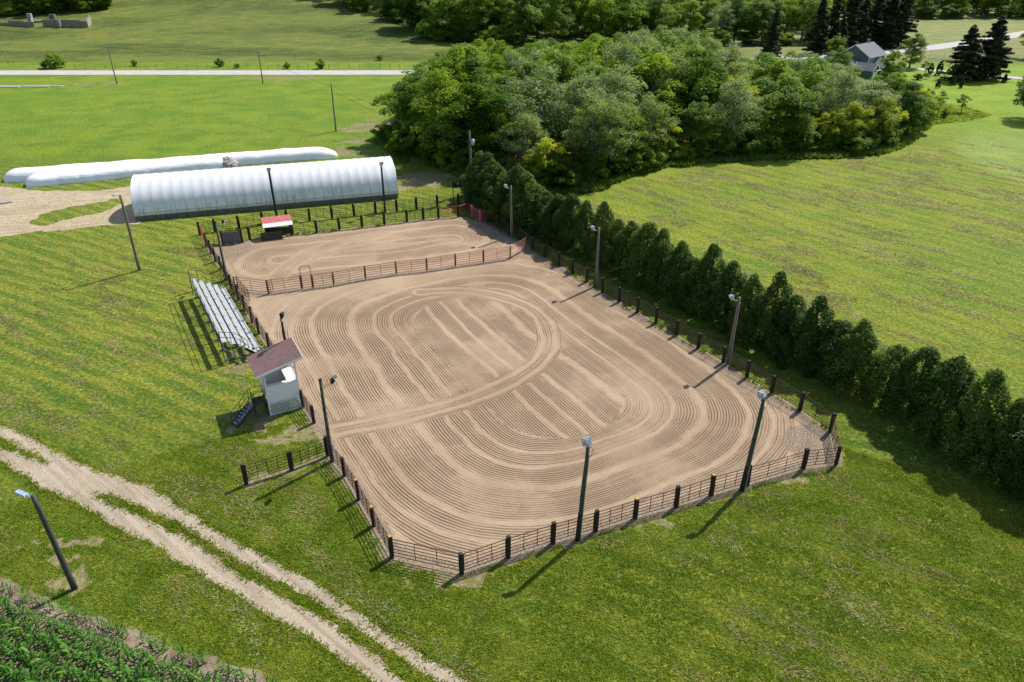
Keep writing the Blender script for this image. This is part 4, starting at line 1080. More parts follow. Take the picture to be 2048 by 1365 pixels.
# ------------------------------------------------------------------ house
def house():
    c = at(1739, 114, 5.2); al = R(43)
    g = thing('house', 'dark green house with grey shingle gables and white trim behind the woods', 'house', (c.x, c.y, 0), al)
    # local x: along the ridge (right and away), local y: to the left gable corner; origin front eave corner
    L, Wd, eh, rh = 9.6, 8.0, 5.2, 7.7
    def gable(name, x0, x1, y0, y1, e, r, axis='x', ov=0.35, trim=True):
        b = MB()
        if axis == 'x':
            ym = (y0 + y1) / 2
            b.add([(x0, y0, -0.2), (x1, y0, -0.2), (x1, y1, -0.2), (x0, y1, -0.2), (x0, y0, e), (x1, y0, e), (x1, y1, e), (x0, y1, e), (x0, ym, r), (x1, ym, r)],
                  [(0, 1, 5, 4), (2, 3, 7, 6), (0, 4, 8, 7, 3), (1, 2, 6, 9, 5), (4, 5, 9, 8), (7, 8, 9, 6)])
            sl = (r - e) / (ym - y0)
            P = lambda x, y, up: (x, y, e + (abs((y1 - y0) / 2) - abs(y - ym)) * sl + up)
            A0, A1 = x0 - ov, x1 + ov; yy = (y0 - ov, ym, y1 + ov)
            rf_ = []
            for k in (0, 1):
                ya, yb = yy[k], yy[k + 1]
                v = [P(A0, ya, .03), P(A1, ya, .03), P(A1, yb, .03), P(A0, yb, .03), P(A0, ya, .16), P(A1, ya, .16), P(A1, yb, .16), P(A0, yb, .16)]
                rf_.append(v)
            tr = []
            for xx in (A0 - 0.03, A1 + 0.03):
                for k in (0, 1): tr.append((P(xx, yy[k], 0.06), P(xx, yy[k + 1], 0.06)))
            tr.append((P(A0, yy[0] - 0.03, 0.02), P(A1, yy[0] - 0.03, 0.02)))
        else:
            xm = (x0 + x1) / 2
            b.add([(x0, y0, -0.2), (x1, y0, -0.2), (x1, y1, -0.2), (x0, y1, -0.2), (x0, y0, e), (x1, y0, e), (x1, y1, e), (x0, y1, e), (xm, y0, r), (xm, y1, r)],
                  [(0, 3, 7, 4), (1, 5, 6, 2), (0, 4, 8, 5, 1), (3, 2, 6, 9, 7), (4, 7, 9, 8), (5, 8, 9, 6)])
            sl = (r - e) / (xm - x0)
            P = lambda x, y, up: (x, y, e + (abs((x1 - x0) / 2) - abs(x - xm)) * sl + up)
            A0, A1 = y0 - ov, y1 + ov; xx = (x0 - ov, xm, x1 + ov); rf_ = []
            for k in (0, 1):
                xa, xb = xx[k], xx[k + 1]
                rf_.append([P(xa, A0, .03), P(xb, A0, .03), P(xb, A1, .03), P(xa, A1, .03), P(xa, A0, .16), P(xb, A0, .16), P(xb, A1, .16), P(xa, A1, .16)])
            tr = [(P(xx[k], yy_, .06), P(xx[k + 1], yy_, .06)) for k in (0, 1) for yy_ in (A0 - .03, A1 + .03)]
        w = b.build('wall', 'siding_green', g)
        for v in rf_:
            MB().add(v, [(3, 2, 1, 0), (4, 5, 6, 7), (0, 1, 5, 4), (1, 2, 6, 5), (2, 3, 7, 6), (3, 0, 4, 7)]).build('roof', 'shingle', g)
        for a, b_ in tr: MB().beam(a, b_, 0.06, 0.26).build('trim_board', 'white_trim', g)
        return w
    gable('main', 0, L, 0, Wd, eh, rh)
    for x, y in ((-0.03, -0.03), (-0.03, Wd + 0.03), (L + 0.03, -0.03)): MB().box((x, y, eh / 2), (0.16, 0.16, eh)).build('corner_board', 'white_trim', g)
    def win(x, y, z, w, h, face):
        s = (w, 0.08, h) if face == 'y' else (0.08, w, h); f = MB().box((x, y, z), s).build('window', 'white_trim', g)
        q = (w - 0.22, 0.1, h - 0.22) if face == 'y' else (0.1, w - 0.22, h - 0.22)
        MB().box((x, y, z), q).build('pane', 'glass', f)
    for x in (1.2, 2.2, 3.2): win(x, -0.03, 4.1, 0.9, 1.6, 'y')
    for x in (6.6, 7.6): win(x, -0.03, 4.2, 0.9, 1.3, 'y')
    win(-0.03, 6.0, 4.6, 0.9, 0.8, 'x')
    # lower garage wing off the gable end and front porch
    gable('wing', -7.0, -0.05, 1.2, 6.4, 2.7, 4.6, 'x')
    gable('porch', -5.2, -1.6, -3.6, 1.1, 2.6, 4.0, 'y')
    for x in (-5.1, -1.7): MB().box((x, -4.6, 1.3), (0.22, 0.22, 2.6)).build('porch_post', 'white_trim', g)
    MB().beam((-5.3, -4.6, 2.65), (-1.5, -4.6, 2.65), 0.18, 0.22).build('porch_beam', 'white_trim', g)
    MB().box((-3.4, -3.66, 1.1), (2.4, 0.1, 2.1)).build('garage_door', 'white_paint', g)
    gable('bay', 2.2, 7.4, -3.0, -0.05, 2.7, 4.3, 'y')
    MB().box((7.5, 4.2, 7.9), (0.7, 0.7, 1.4)).build('chimney', 'rusty_stone', g)
house()
# goal posts on the lawn
a = at(1857, 121); b = at(1886, 124); d = b - a; L = d.length
g = thing('goal_posts', 'white goal posts with a low crossbar on the lawn beyond the house', 'goal', a, math.atan2(d.y, d.x))
MB().box((L / 2, 0, 0.55), (L, 0.14, 0.3)).build('crossbar', 'white_trim', g)
for x in (0.06, L - 0.06): MB().box((x, 0, 1.4), (0.11, 0.11, 2.9)).build('upright', 'white_trim', g)

# ------------------------------------------------------------------ ruined foundation on the pasture
def foundation():
    base_p = at(88, 55); g = thing('ruined_foundation', 'ruined concrete barn foundation walls on the pasture slope', 'ruin', base_p)
    def seg(px0, px1, h, name='foundation_wall', m='rusty_stone', th=0.6):
        a = at(*px0); b = at(*px1); d = b - a; n = max(2, int(d.length / 2.0)); rg = random.Random(int(px0[0]))
        for i in range(n):
            p = a.lerp(b, i / n) - base_p; q = a.lerp(b, (i + 1) / n) - base_p; hh = h * rg.uniform(0.9, 1.06)
            dd = (q - p).normalized()
            MB().beam(p + Vector((0, 0, hh / 2 - 0.3)), q - dd * 0.04 + Vector((0, 0, hh / 2 - 0.3)), th, hh + 0.6).build(name, m, g)
    seg((-40, 52), (20, 52), 1.2); seg((20, 52.5), (68, 55), 2.0); seg((88, 54), (175, 56), 2.7)
    seg((176, 56), (182, 47), 2.7, 'side_wall', 'concrete'); seg((68, 55), (66, 46), 2.0, 'side_wall', 'concrete')
    p = at(62, 43) - base_p; MB().box(p + Vector((0, 0, 1.3)), (1.6, 1.4, 3.2)).build('pillar', 'concrete', g)
    p = at(122, 56) - base_p; MB().box(p + Vector((0, -0.5, 1.2)), (1.0, 0.8, 3.0)).build('buttress', 'concrete', g)
    p = at(82, 44) - base_p; MB().box(p + Vector((0, 0, 0.3)), (5, 3, 0.5), 0.3).build('fallen_slab', 'concrete', g)
    p = at(106, 38) - base_p; MB().box(p + Vector((0, 0, 0.8)), (2.2, 1.4, 1.6)).build('trough', 'board_grey', g)
foundation()

# ------------------------------------------------------------------ wire fence along the road
def wire_fence(label, px0, px1, n, h=1.1):
    P = [at(px0[0] + (px1[0] - px0[0]) * i / (n - 1), px0[1] + (px1[1] - px0[1]) * i / (n - 1)) for i in range(n)]
    g = thing('wire_fence', label, 'fence', P[0]); me = post_mesh('pole_wood', 0.09, 0.09, h, 2)
    for i, p in enumerate(P):
        o = link('post', me, g, p - P[0], frng.uniform(0, 3)); o.scale = (1, 1, frng.uniform(0.85, 1.12))
    for z in (0.45, 0.75, 1.0):
        MB().tube([p - P[0] + Vector((0, 0, z)) for p in P], 0.012, 4, False).build('wire', 'wire', g)
wire_fence('low wire fence on thin posts along the far side of the road', (90, 138.5), (800, 138), 36)
wire_fence('short wire fence climbing the pasture beyond the round roadside bush', (28, 130), (-30, 122), 6)
wire_fence('short row of wooden posts higher up the pasture below the ruin', (26, 110), (-20, 104), 6)

# ------------------------------------------------------------------ vegetation
def unit_rand(rg, n):
    v = rg.normal(size=(n, 3)); return v / np.linalg.norm(v, axis=1)[:, None]
def leaf_quads(pos, nrm, size, rg, aspect=0.62, fold=0.15):
    n = len(pos); nrm = nrm / (np.linalg.norm(nrm, axis=1)[:, None] + 1e-9)
    t = np.cross(nrm, unit_rand(rg, n)); t /= (np.linalg.norm(t, axis=1)[:, None] + 1e-9); b = np.cross(nrm, t)
    s = (size * rg.uniform(0.65, 1.35, n))[:, None]
    V = np.stack([pos - t * s * .5, pos + b * s * .5 * aspect - nrm * s * fold, pos + t * s * .5, pos - b * s * .5 * aspect - nrm * s * fold], 1).reshape(-1, 3)
    F = np.arange(4 * n).reshape(n, 4); return V, F
def limb_mesh(rg, h, trunk_r, tips, mat_='bark', fork=0.35):
    m = MB(); rr = random.Random(int(rg.randint(1e6)))
    top = Vector((rr.uniform(-.3, .3), rr.uniform(-.3, .3), h * 0.78)); P = [Vector((0, 0, -0.25))]
    for i in range(1, 6): P.append(Vector((top.x * i / 5 + rr.uniform(-.1, .1), top.y * i / 5 + rr.uniform(-.1, .1), top.z * i / 5)))
    m.tube(P, [trunk_r * (1.25 if i == 0 else 1 - 0.8 * i / 5) for i in range(6)], 8)
    for tpt in tips:
        s = rr.uniform(fork, 0.75); a = Vector((top.x * s, top.y * s, top.z * s)); b = Vector(tpt); mid = a.lerp(b, 0.5) + Vector((0, 0, -0.06 * h))
        m.tube([a, mid, b], [trunk_r * 0.42, trunk_r * 0.26, trunk_r * 0.08], 5, False)
    return m.mesh('trunk', mat_, True)
def deciduous(seed, h, r, leafmat, nclump=34, nleaf=7000, size=0.36, low=0.10, bark='bark', squash=0.8, open_=0.0):
    rg = np.random.RandomState(seed)
    # clumps spread through an irregular egg-shaped volume
    C = []; Rr = []
    lobes = unit_rand(rg, 5)
    while len(C) < nclump:
        p = rg.uniform(-1, 1, 3)
        q = np.linalg.norm(p)
        if q > 1 or q < 0.32: continue
        w = 1 + 0.28 * max(float(np.max(lobes @ (p / q))) - 0.7, 0) / 0.3 - 0.1
        z = low * h + (h * 0.93 - low * h) * (p[2] * 0.5 + 0.5)
        wid = r * (0.62 + 0.42 * math.sin(math.pi * min(max((p[2] * .5 + .5) * 0.9 + 0.12, 0), 1)))
        C.append((p[0] * wid * w, p[1] * wid * w, z)); Rr.append(r * rg.uniform(0.17, 0.33))
    C = np.array(C); Rr = np.array(Rr); tint_c = rg.uniform(0.15, 0.75, nclump)
    w = Rr ** 2; w /= w.sum(); ci = rg.choice(nclump, nleaf, p=w)
    d = unit_rand(rg, nleaf); d[:, 2] = np.where(d[:, 2] < -0.35, -d[:, 2] * 0.6, d[:, 2])
    d /= np.linalg.norm(d, axis=1)[:, None]
    rad = Rr[ci] * rg.uniform(0.62, 1.12, nleaf) * (1 + 0.25 * rg.normal(size=nleaf) * (0.35 + open_))
    pos = C[ci] + d * rad[:, None] * np.array((1, 1, squash))
    pos[:, 2] = np.maximum(pos[:, 2], 0.15)
    nrm = d * 0.5 + np.array((0.3, 0.25, 0.85)) + unit_rand(rg, nleaf) * 0.6
    V, F = leaf_quads(pos, nrm, np.full(nleaf, size), rg)
    tint = np.clip(tint_c[ci] + rg.uniform(-0.25, 0.25, nleaf), 0, 1)
    me = np_mesh('crown', V, F, leafmat, {'tint': ('FACE', 'FLOAT', tint)})
    tr = limb_mesh(rg, h, 0.018 * h + 0.03, C[rg.choice(nclump, 9, replace=False)], bark)
    return tr, me
def cedar(seed, h, r, n=9000, size=0.17, leafmat='leaf_cedar', peak=0.45, nclump=110):
    """arborvitae: dense bushy column of small upright sprays with a rounded, lumpy top"""
    rg = np.random.RandomState(seed)
    zc = rg.uniform(0.03, 1.0, nclump) ** 0.9; th = rg.uniform(0, 2 * math.pi, nclump) + np.arange(nclump) * 2.399
    prof = np.where(zc < 1 - peak, 0.95, 0.95 * np.clip((1 - zc) / peak, 0, 1) ** 0.74 + 0.02)
    rc = r * prof * rg.uniform(0.30, 1.0, nclump) ** 0.6; cr_ = np.clip(r * rg.uniform(0.16, 0.30, nclump) * (0.55 + 0.45 * prof), 0.08, 9)
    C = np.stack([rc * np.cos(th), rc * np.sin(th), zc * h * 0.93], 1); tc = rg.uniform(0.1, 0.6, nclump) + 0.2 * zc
    ci = rg.choice(nclump, n, p=cr_ ** 2 / (cr_ ** 2).sum()); d = unit_rand(rg, n)
    out = np.stack([np.cos(th[ci]), np.sin(th[ci]), np.full(n, 0.5)], 1); flip = (d * out).sum(1) < -0.25; d[flip] *= -1
    pos = C[ci] + d * (cr_[ci] * rg.uniform(0.7, 1.1, n))[:, None] * np.array((1, 1, 1.5)); pos[:, 2] = np.clip(pos[:, 2], 0.05, None)
    nrm = d * 0.9 + np.array((0, 0, 0.3)) + unit_rand(rg, n) * 0.7
    V, F = leaf_quads(pos, nrm, np.full(n, size), rg, 0.5, 0.1)
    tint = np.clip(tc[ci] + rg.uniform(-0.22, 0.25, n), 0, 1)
    me = np_mesh('crown', V, F, leafmat, {'tint': ('FACE', 'FLOAT', tint)})
    tr = MB().tube([(0, 0, -0.2), (0, 0, h * 0.5), (0.03, 0, h * 0.92)], [r * 0.1, r * 0.07, 0.02], 8).mesh('trunk', 'bark', True)
    return tr, me
def spruce(seed, h, r, n=7000, size=0.62):
    rg = np.random.RandomState(seed); nb = 110; P = []; NR = []; T = []
    m = MB().tube([(0, 0, -0.3), (0, 0, h * 0.5), (0, 0, h * 0.98)], [0.3, 0.18, 0.03], 8)
    for i in range(nb):
        t = 0.06 + 0.94 * (i / nb) ** 0.9; z = h * t; L = r * (1 - t) ** 0.75 * rg.uniform(0.7, 1.15) + 0.25; th = rg.uniform(0, 6.283)
        d = np.array((math.cos(th), math.sin(th), 0)); k = max(14, int(n / nb * (0.4 + 1.2 * (1 - t))))
        s = rg.uniform(0.05, 1, k) ** 0.8; droop = -0.18 * L * s + 0.10 * L * s ** 2
        side = np.array((-d[1], d[0], 0))
        p = np.array((0, 0, z)) + d * (L * s)[:, None] + np.array((0, 0, 1.0)) * droop[:, None] + side * (rg.normal(size=k) * 0.24 * L * (1.1 - s))[:, None] + np.array((0, 0, -1.0)) * (rg.uniform(0, 0.35, k))[:, None]
        P.append(p); NR.append(np.tile(np.array((0, 0, 0.8)) + d * 0.5, (k, 1)) + unit_rand(rg, k) * 0.6); T.append(np.full(k, rg.uniform(0.1, 0.8)))
        m.tube([(0, 0, z), tuple(np.array((0, 0, z - 0.1 * L)) + d * L * 0.8)], [0.05, 0.01], 4, False)
    P = np.concatenate(P); NR = np.concatenate(NR); T = np.concatenate(T)
    V, F = leaf_quads(P, NR, np.full(len(P), size), rg, 0.45, 0.1)
    return m.mesh('trunk', 'bark', True), np_mesh('crown', V, F, 'needle', {'tint': ('FACE', 'FLOAT', np.clip(T + rg.uniform(-.2, .2, len(P)), 0, 1))})
def plant(name, label, cat, variant, loc, scale=(1, 1, 1), rz=0.0, group=None):
    g = thing(name, label, cat, loc, rz, group); g.scale = scale
    link('trunk', variant[0], g); link('crown', variant[1], g); return g
vrng = random.Random(12)

# hedge of arborvitae
CED = [cedar(100 + i, 6.2, 1.95, 13000, 0.18, 'leaf_cedar', (0.62, 0.5, 0.7, 0.45)[i], 150) for i in range(4)]
hl = [Vector((-4.3, 96.5, 0)), Vector((-1.2, 89.0, 0)), Vector((10.2, 73.0, 0)), Vector((13.2, 68.6, 0)), Vector((21.9, 54.6, 0)), Vector((27.4, 46.2, 0)), Vector((31.2, 38.8, 0)), Vector((34.5, 32.0, 0)), Vector((38.5, 24.5, 0)), Vector((42.0, 18.0, 0))]
seg = [0]; 
for a, b in zip(hl[:-1], hl[1:]): seg.append(seg[-1] + (b - a).length)
ORD = ['first', 'second', 'third', 'fourth', 'fifth', 'sixth', 'seventh', 'eighth', 'ninth', 'tenth', 'eleventh', 'twelfth', 'thirteenth', 'fourteenth', 'fifteenth', 'sixteenth', 'seventeenth', 'eighteenth', 'nineteenth', 'twentieth']
ORD = ORD + ['twenty-' + o_ for o_ in ORD[:9]] + ['thirtieth'] + ['thirty-' + o_ for o_ in ORD[:9]] + ['fortieth'] + ['forty-' + o_ for o_ in ORD[:9]]
s = 0.0; hn = 0
while s < seg[-1]:
    k = max(i for i in range(len(hl) - 1) if seg[i] <= s); p = hl[k].lerp(hl[k + 1], (s - seg[k]) / (seg[k + 1] - seg[k]))
    sc = vrng.uniform(0.80, 1.14); wsc = vrng.uniform(0.95, 1.2)
    if s < 16: wsc *= 1.25; sc *= 1.08
    p = p + Vector((vrng.uniform(-.25, .25), vrng.uniform(-.25, .25), 0))
    look = 'tall ' if sc > 1.05 else 'low ' if sc < 0.9 else ''
    plant('hedge_tree', '%sdark arborvitae, %s in the hedge row counted from the transformer pole' % (look, ORD[hn]), 'tree', CED[vrng.randint(0, 3)], p, (wsc, wsc, sc), vrng.uniform(0, 6.28), 'arborvitae hedge row')
    s += vrng.uniform(1.9, 2.6); hn += 1

# broadleaf variants
DEC = {
 'green': [deciduous(1, 13, 4.4, 'leaf_green', 62, 10000), deciduous(2, 12, 4.0, 'leaf_green', 56, 9000), deciduous(3, 14, 4.6, 'leaf_green', 66, 11000)],
 'deep': [deciduous(4, 13, 4.4, 'leaf_deep', 62, 10000), deciduous(5, 12, 4.2, 'leaf_deep', 58, 9500)],
 'grey': [deciduous(6, 12.5, 4.2, 'leaf_grey', 60, 8500, 0.30, bark='bark_pale', open_=0.4), deciduous(7, 13.5, 4.2, 'leaf_grey', 60, 8500, 0.30, bark='bark_pale', open_=0.4)],
 'yellow': [deciduous(8, 8.5, 3.2, 'leaf_yellow', 44, 6500, 0.30), deciduous(9, 7.0, 2.6, 'leaf_yellow', 24, 4500, 0.28)],
 'bush': [deciduous(10, 3.2, 2.2, 'leaf_green', 46, 5500, 0.26, 0.04), deciduous(11, 2.6, 2.0, 'weed_leaf', 20, 3000, 0.22, 0.05), deciduous(12, 4.5, 2.4, 'leaf_deep', 44, 5500, 0.28, 0.05)],
 'young': [deciduous(13, 5.0, 1.5, 'leaf_green', 16, 1800, 0.24, 0.22, open_=0.5), deciduous(14, 5.5, 1.7, 'leaf_grey', 18, 2000, 0.24, 0.2, open_=0.5)],
}
TXT = {'green': 'mid-green broadleaf tree standing in the woods beside the arena', 'deep': 'dark green broadleaf tree standing in the woods beside the arena',
       'grey': 'grey-green airy tree with pale bark in the woods beside the arena', 'yellow': 'yellow-green small tree at the edge of the woods', 'bush': 'low leafy bush at the foot of the woods'}
GRP = {'green': 'mid-green trees of the woods', 'deep': 'dark green trees of the woods', 'grey': 'grey-green trees of the woods', 'yellow': 'yellow-green trees at the woods edge', 'bush': 'bushes along the woods edge'}
wood_edge = pts([(778, 285), (800, 305), (840, 322), (900, 335), (960, 350), (1040, 372), (1110, 385), (1180, 375), (1260, 345), (1340, 328), (1420, 318), (1500, 313), (1580, 312), (1680, 308), (1760, 302), (1800, 280), (1835, 245)])
wood_poly = wood_edge + [Vector((88, 168, 0)), Vector((78, 186, 0)), Vector((40, 196, 0)), Vector((10, 200, 0)), Vector((-8, 188, 0)), Vector((-19, 165, 0)), Vector((-21.5, 145, 0))]
wr = random.Random(31); placed = []
def inside(p, poly): return float(poly_sdf(np.array([p.x]), np.array([p.y]), poly)[0])
SKY = np.array([(700, 300), (765, 215), (785, 150), (850, 132), (880, 100), (960, 75), (1020, 92), (1130, 72), (1240, 66), (1330, 48), (1380, 46), (1440, 76), (1475, 112), (1550, 100), (1640, 108), (1690, 128), (1720, 152), (1760, 152), (1800, 142), (1850, 175), (1890, 210)])
def skyline_height(p):
    """tallest a woodland tree may stand here without rising over the wood's own outline"""
    w = p.y * math.cos(PITCH) + 22 * math.sin(PITCH); px = 1024 + FPX * p.x / w
    top = float(np.interp(px, SKY[:, 0], SKY[:, 1])); dy = -(top - 682.5) / FPX
    k = (-math.sin(PITCH) + dy * math.cos(PITCH)) / (math.cos(PITCH) + dy * math.sin(PITCH))
    return CAM_H + k * p.y
HGT = {'green': 13, 'deep': 12.5, 'grey': 13, 'yellow': 8, 'bush': 3.5}
def put(kind, p, sc, name='woodland_tree', label=None, group=None, cap=True):
    v = wr.choice(DEC[kind]); w = sc * wr.uniform(0.9, 1.15)
    if cap and kind != 'bush':
        lim = skyline_height(p)
        if HGT[kind] * sc > lim: sc = max(lim, 3.0) / HGT[kind]; w = max(min(w, sc * 1.5), 0.5)
    p = Vector((p.x, p.y, float(terrain(p.x, p.y))))
    placed.append(p)
    return plant(name, label or TXT[kind], 'bush' if kind == 'bush' else 'tree', v, p, (w, w, sc), wr.uniform(0, 6.28), group or GRP[kind])
# front row follows the edge
tot = 0
edge_s = smooth_line([Vector(p) for p in wood_edge], 2)
last = None
for p in edge_s:
    if last is not None and (p - last).length < 4.2: continue
    last = p
    away = Vector((p.x - 0, p.y, 0)).normalized(); q = p + away * 3.2 + Vector((wr.uniform(-.6, .6) + (5.0 if p.x < -12 else 0), 0, 0))
    px_ = 1024 + FPX * p.x / (p.y * math.cos(PITCH) + CAM_H * math.sin(PITCH))
    if px_ < 1000: kind = wr.choice(['deep', 'deep', 'green']); sc = wr.uniform(0.95, 1.12)
    elif px_ < 1330: kind = wr.choice(['grey', 'green', 'grey', 'yellow']); sc = wr.uniform(0.75, 1.0)
    else: kind = wr.choice(['green', 'yellow', 'yellow', 'grey', 'deep']); sc = wr.uniform(0.75, 0.98)
    if kind == 'yellow': sc = wr.uniform(0.9, 1.15)
    put(kind, q, sc, 'woodland_tree', TXT[kind].replace('in the woods beside the arena', 'in the front row of the woods').replace('at the edge of the woods', 'in the front row of the woods'), GRP[kind] + ', front row')
tries = 0
while tries < 5000 and len(placed) < 150:
    tries += 1
    p = Vector((wr.uniform(-23, 90), wr.uniform(98, 202), 0))
    if inside(p, wood_poly) > (-4.5 if p.x < -8 else -2.0): continue
    if min((p - q).length for q in placed) < 4.7: continue
    if 62 < p.x < 95 and p.y > 172: continue
    kind = wr.choice(['green', 'green', 'green', 'deep', 'grey', 'grey', 'yellow' if p.x > 35 else 'green'])
    put(kind, p, wr.uniform(0.98, 1.3) * (0.85 if p.x > 45 else 1.0) * (1.25 if kind == 'yellow' else 1))
for p in edge_s + edge_s[::2]:
    if wr.random() < 0.85:
        put('bush', p + Vector((wr.uniform(-1.2, 1.2), wr.uniform(0.2, 3.2), 0)), wr.uniform(0.6, 1.25), 'woodland_bush')
put('yellow', at(1247, 300), 0.62, 'woodland_tree', 'slender bright yellow tree standing before the grey-green trees', 'yellow trees before the woods'); 

# far forest on the slopes: every tree that can be told apart
FG = 'trees of the far forest'; FL = {'green': 'mid-green tree in the far forest ', 'deep': 'dark tree in the far forest ', 'grey': 'grey-green tree in the far forest '}
def forest(polys_px, n, mind, seed, smin, smax, kinds, where):
    fr = random.Random(seed); poly = [at(*q) if q[1] >= 0 else at(*q) for q in polys_px]
    xs = [p.x for p in poly]; ys = [p.y for p in poly]; got = []; t = 0
    while len(got) < n and t < 9000:
        t += 1; p = Vector((fr.uniform(min(xs), max(xs)), fr.uniform(min(ys), max(ys)), 0))
        if inside(p, poly) > 0: continue
        if got and min((p - q).length for q in got) < mind: continue
        got.append(p); k = fr.choice(kinds); put(k, p, fr.uniform(smin, smax), 'forest_tree', FL[k] + where, FG + where + ', ' + {'green': 'mid-green', 'deep': 'dark', 'grey': 'grey-green'}[k], False)
    return got
forest([(665, 2), (700, 16), (790, 40), (850, 72), (930, 84), (1050, 96), (1230, 96), (1300, 72), (1330, 30), (1330, -8), (1000, -10), (660, -10)], 125, 6.6, 5, 1.2, 1.6, ['green', 'deep', 'deep', 'green'], 'bordering the pasture above the woods')
forest([(1300, 85), (1480, 92), (1630, 90), (1640, 60), (1500, 30), (1420, 34), (1340, 45)], 48, 6.0, 6, 1.05, 1.4, ['green', 'deep', 'green', 'grey'], 'between the woods and the windbreak spruces')
forest([(-30, 32), (70, 30), (150, 26), (212, 20), (228, 4), (235, -8), (-40, -8)], 60, 5.5, 7, 0.9, 1.25, ['deep', 'deep', 'green'], 'above the ruined foundation')
forest([(1370, 6), (1560, 22), (1760, 28), (1850, 36), (2070, 34), (2090, -12), (1360, -12)], 110, 7.0, 8, 1.1, 1.5, ['deep', 'green', 'deep'], 'beyond the fields behind the house')
def edge_bushes(px_line, n, seed, smin, smax):
    fr = random.Random(seed); L = [at(*q) for q in px_line]
    for i in range(n):
        t = fr.uniform(0, len(L) - 1.001); k = int(t); p = L[k].lerp(L[k + 1], t - k) + Vector((fr.uniform(-2, 2), fr.uniform(-1, 4), 0))
        put('bush', p, fr.uniform(smin, smax), 'forest_bush', 'leafy bush at the foot of the far forest', 'bushes along the far forest edge', False)
edge_bushes([(690, 14), (790, 42), (850, 76), (930, 86), (1050, 98)], 34, 3, 1.2, 2.4)
edge_bushes([(-20, 33), (70, 31), (150, 27), (212, 20)], 22, 4, 1.0, 1.8)
edge_bushes([(1380, 8), (1560, 24), (1760, 30), (1850, 38), (2060, 36)], 36, 5, 1.2, 2.4)
edge_bushes([(1300, 88), (1480, 94), (1630, 92)], 14, 6, 1.0, 1.8)
# wooded hill tops beyond: one far mass
def far_wood():
    fr = np.random.RandomState(55); n = 5200
    X = fr.uniform(-700, 900, n); Y = fr.uniform(430, 900, n)
    keep = (Y > 470 + 30 * np.sin(X / 70)) ; X = X[keep]; Y = Y[keep]; Z = terrain(X, Y); k = 26; n = len(X)
    d = unit_rand(fr, n * k); d[:, 2] = np.abs(d[:, 2]); c = np.repeat(np.stack([X, Y, Z], 1), k, 0)
    hh = np.repeat(fr.uniform(8, 14, n), k); pos = c + d * np.stack([np.full(n * k, 4.6), np.full(n * k, 4.6), hh], 1) * fr.uniform(0.8, 1.05, (n * k, 1))
    V, F = leaf_quads(pos, d + np.array((0, 0, .4)) + unit_rand(fr, n * k) * 0.5, np.full(n * k, 2.2), fr)
    o = link('far_woodland', np_mesh('far_woodland', V, F, 'leaf_deep', {'tint': ('FACE', 'FLOAT', np.clip(np.repeat(fr.uniform(0.1, 0.8, n), k) + fr.uniform(-.2, .2, n * k), 0, 1))}))
    o['kind'] = 'stuff'; tag(o, 'dark wooded hills closing off the distance', 'woodland')
far_wood()

# conifers and garden plants round the house
SPR = [spruce(200, 15, 4.6, 13000), spruce(201, 13.5, 4.2, 12000)]
for px, sc, wd, lb in (((1920, 161), 0.98, 1.45, 'smaller dark spruce of the close pair on the lawn'), ((1968, 160), 1.14, 1.5, 'bigger dark spruce of the close pair on the lawn')):
    plant('spruce_tree', lb, 'tree', SPR[vrng.randint(0, 1)], at(*px), (wd, wd, sc), vrng.uniform(0, 6))
for i, (px, sc) in enumerate((((1630, 108), 1.1), ((1658, 104), 1.25), ((1690, 100), 1.3), ((1715, 98), 1.2), ((1740, 96), 1.15), ((1768, 97), 1.35), ((1795, 95), 1.3), ((1675, 112), 0.8))):
    p = at(*px); plant('spruce_tree', 'tall dark spruce in the windbreak row behind the house', 'tree', SPR[i % 2], p, (sc, sc, sc * 1.05), vrng.uniform(0, 6), 'windbreak spruces')
plant('spruce_tree', 'lone dark spruce rising above the woods apart from the windbreak', 'tree', SPR[0], at(1540, 118), (0.8, 0.8, 0.95), 1.0)
def lawn_tree(lb, kind, px, sc, i=0, w=1.0, name='garden_tree'):
    p = at(*px); return plant(name, lb, 'tree' if 'bush' not in lb and 'shrub' not in lb else 'bush', DEC[kind][i], p, (sc * w, sc * w, sc), vrng.uniform(0, 6))
lawn_tree('round light green tree beside the house', 'green', (1818, 137), 0.74, 0, 1.15)
lawn_tree('dark leafy tree in front of the spruce windbreak', 'deep', (1668, 120), 0.6, 0)
lawn_tree('green tree in front of the house porch', 'green', (1775, 172), 0.72, 1, 1.05)
lawn_tree('green tree near the porch side of the house', 'green', (1668, 172), 0.72, 2, 1.0)
lawn_tree('broad tree on the hayfield lawn casting a large shadow', 'deep', (2062, 240), 0.95, 1, 1.15)
lawn_tree('broad dark tree beyond the pair of spruces', 'deep', (2062, 118), 0.8, 0, 1.1)
for px, i, sc, lb in (((1853, 222), 0, 1.0, 'young tree at the very tip of the woods'), ((1874, 236), 1, 1.0, 'young grey-green tree just beyond the tip of the woods'), ((1922, 226), 0, 0.85, 'young tree standing alone in tall grass beyond the woods tip'), ((1849, 150), 0, 0.8, 'slim young tree beside the driveway')):
    lawn_tree(lb, 'young', px, sc, i)
CON = cedar(300, 2.6, 0.8, 4000, 0.2, 'needle', 0.85, 70); COLN = cedar(301, 2.9, 0.62, 4000, 0.2, 'leaf_cedar', 0.4, 70)
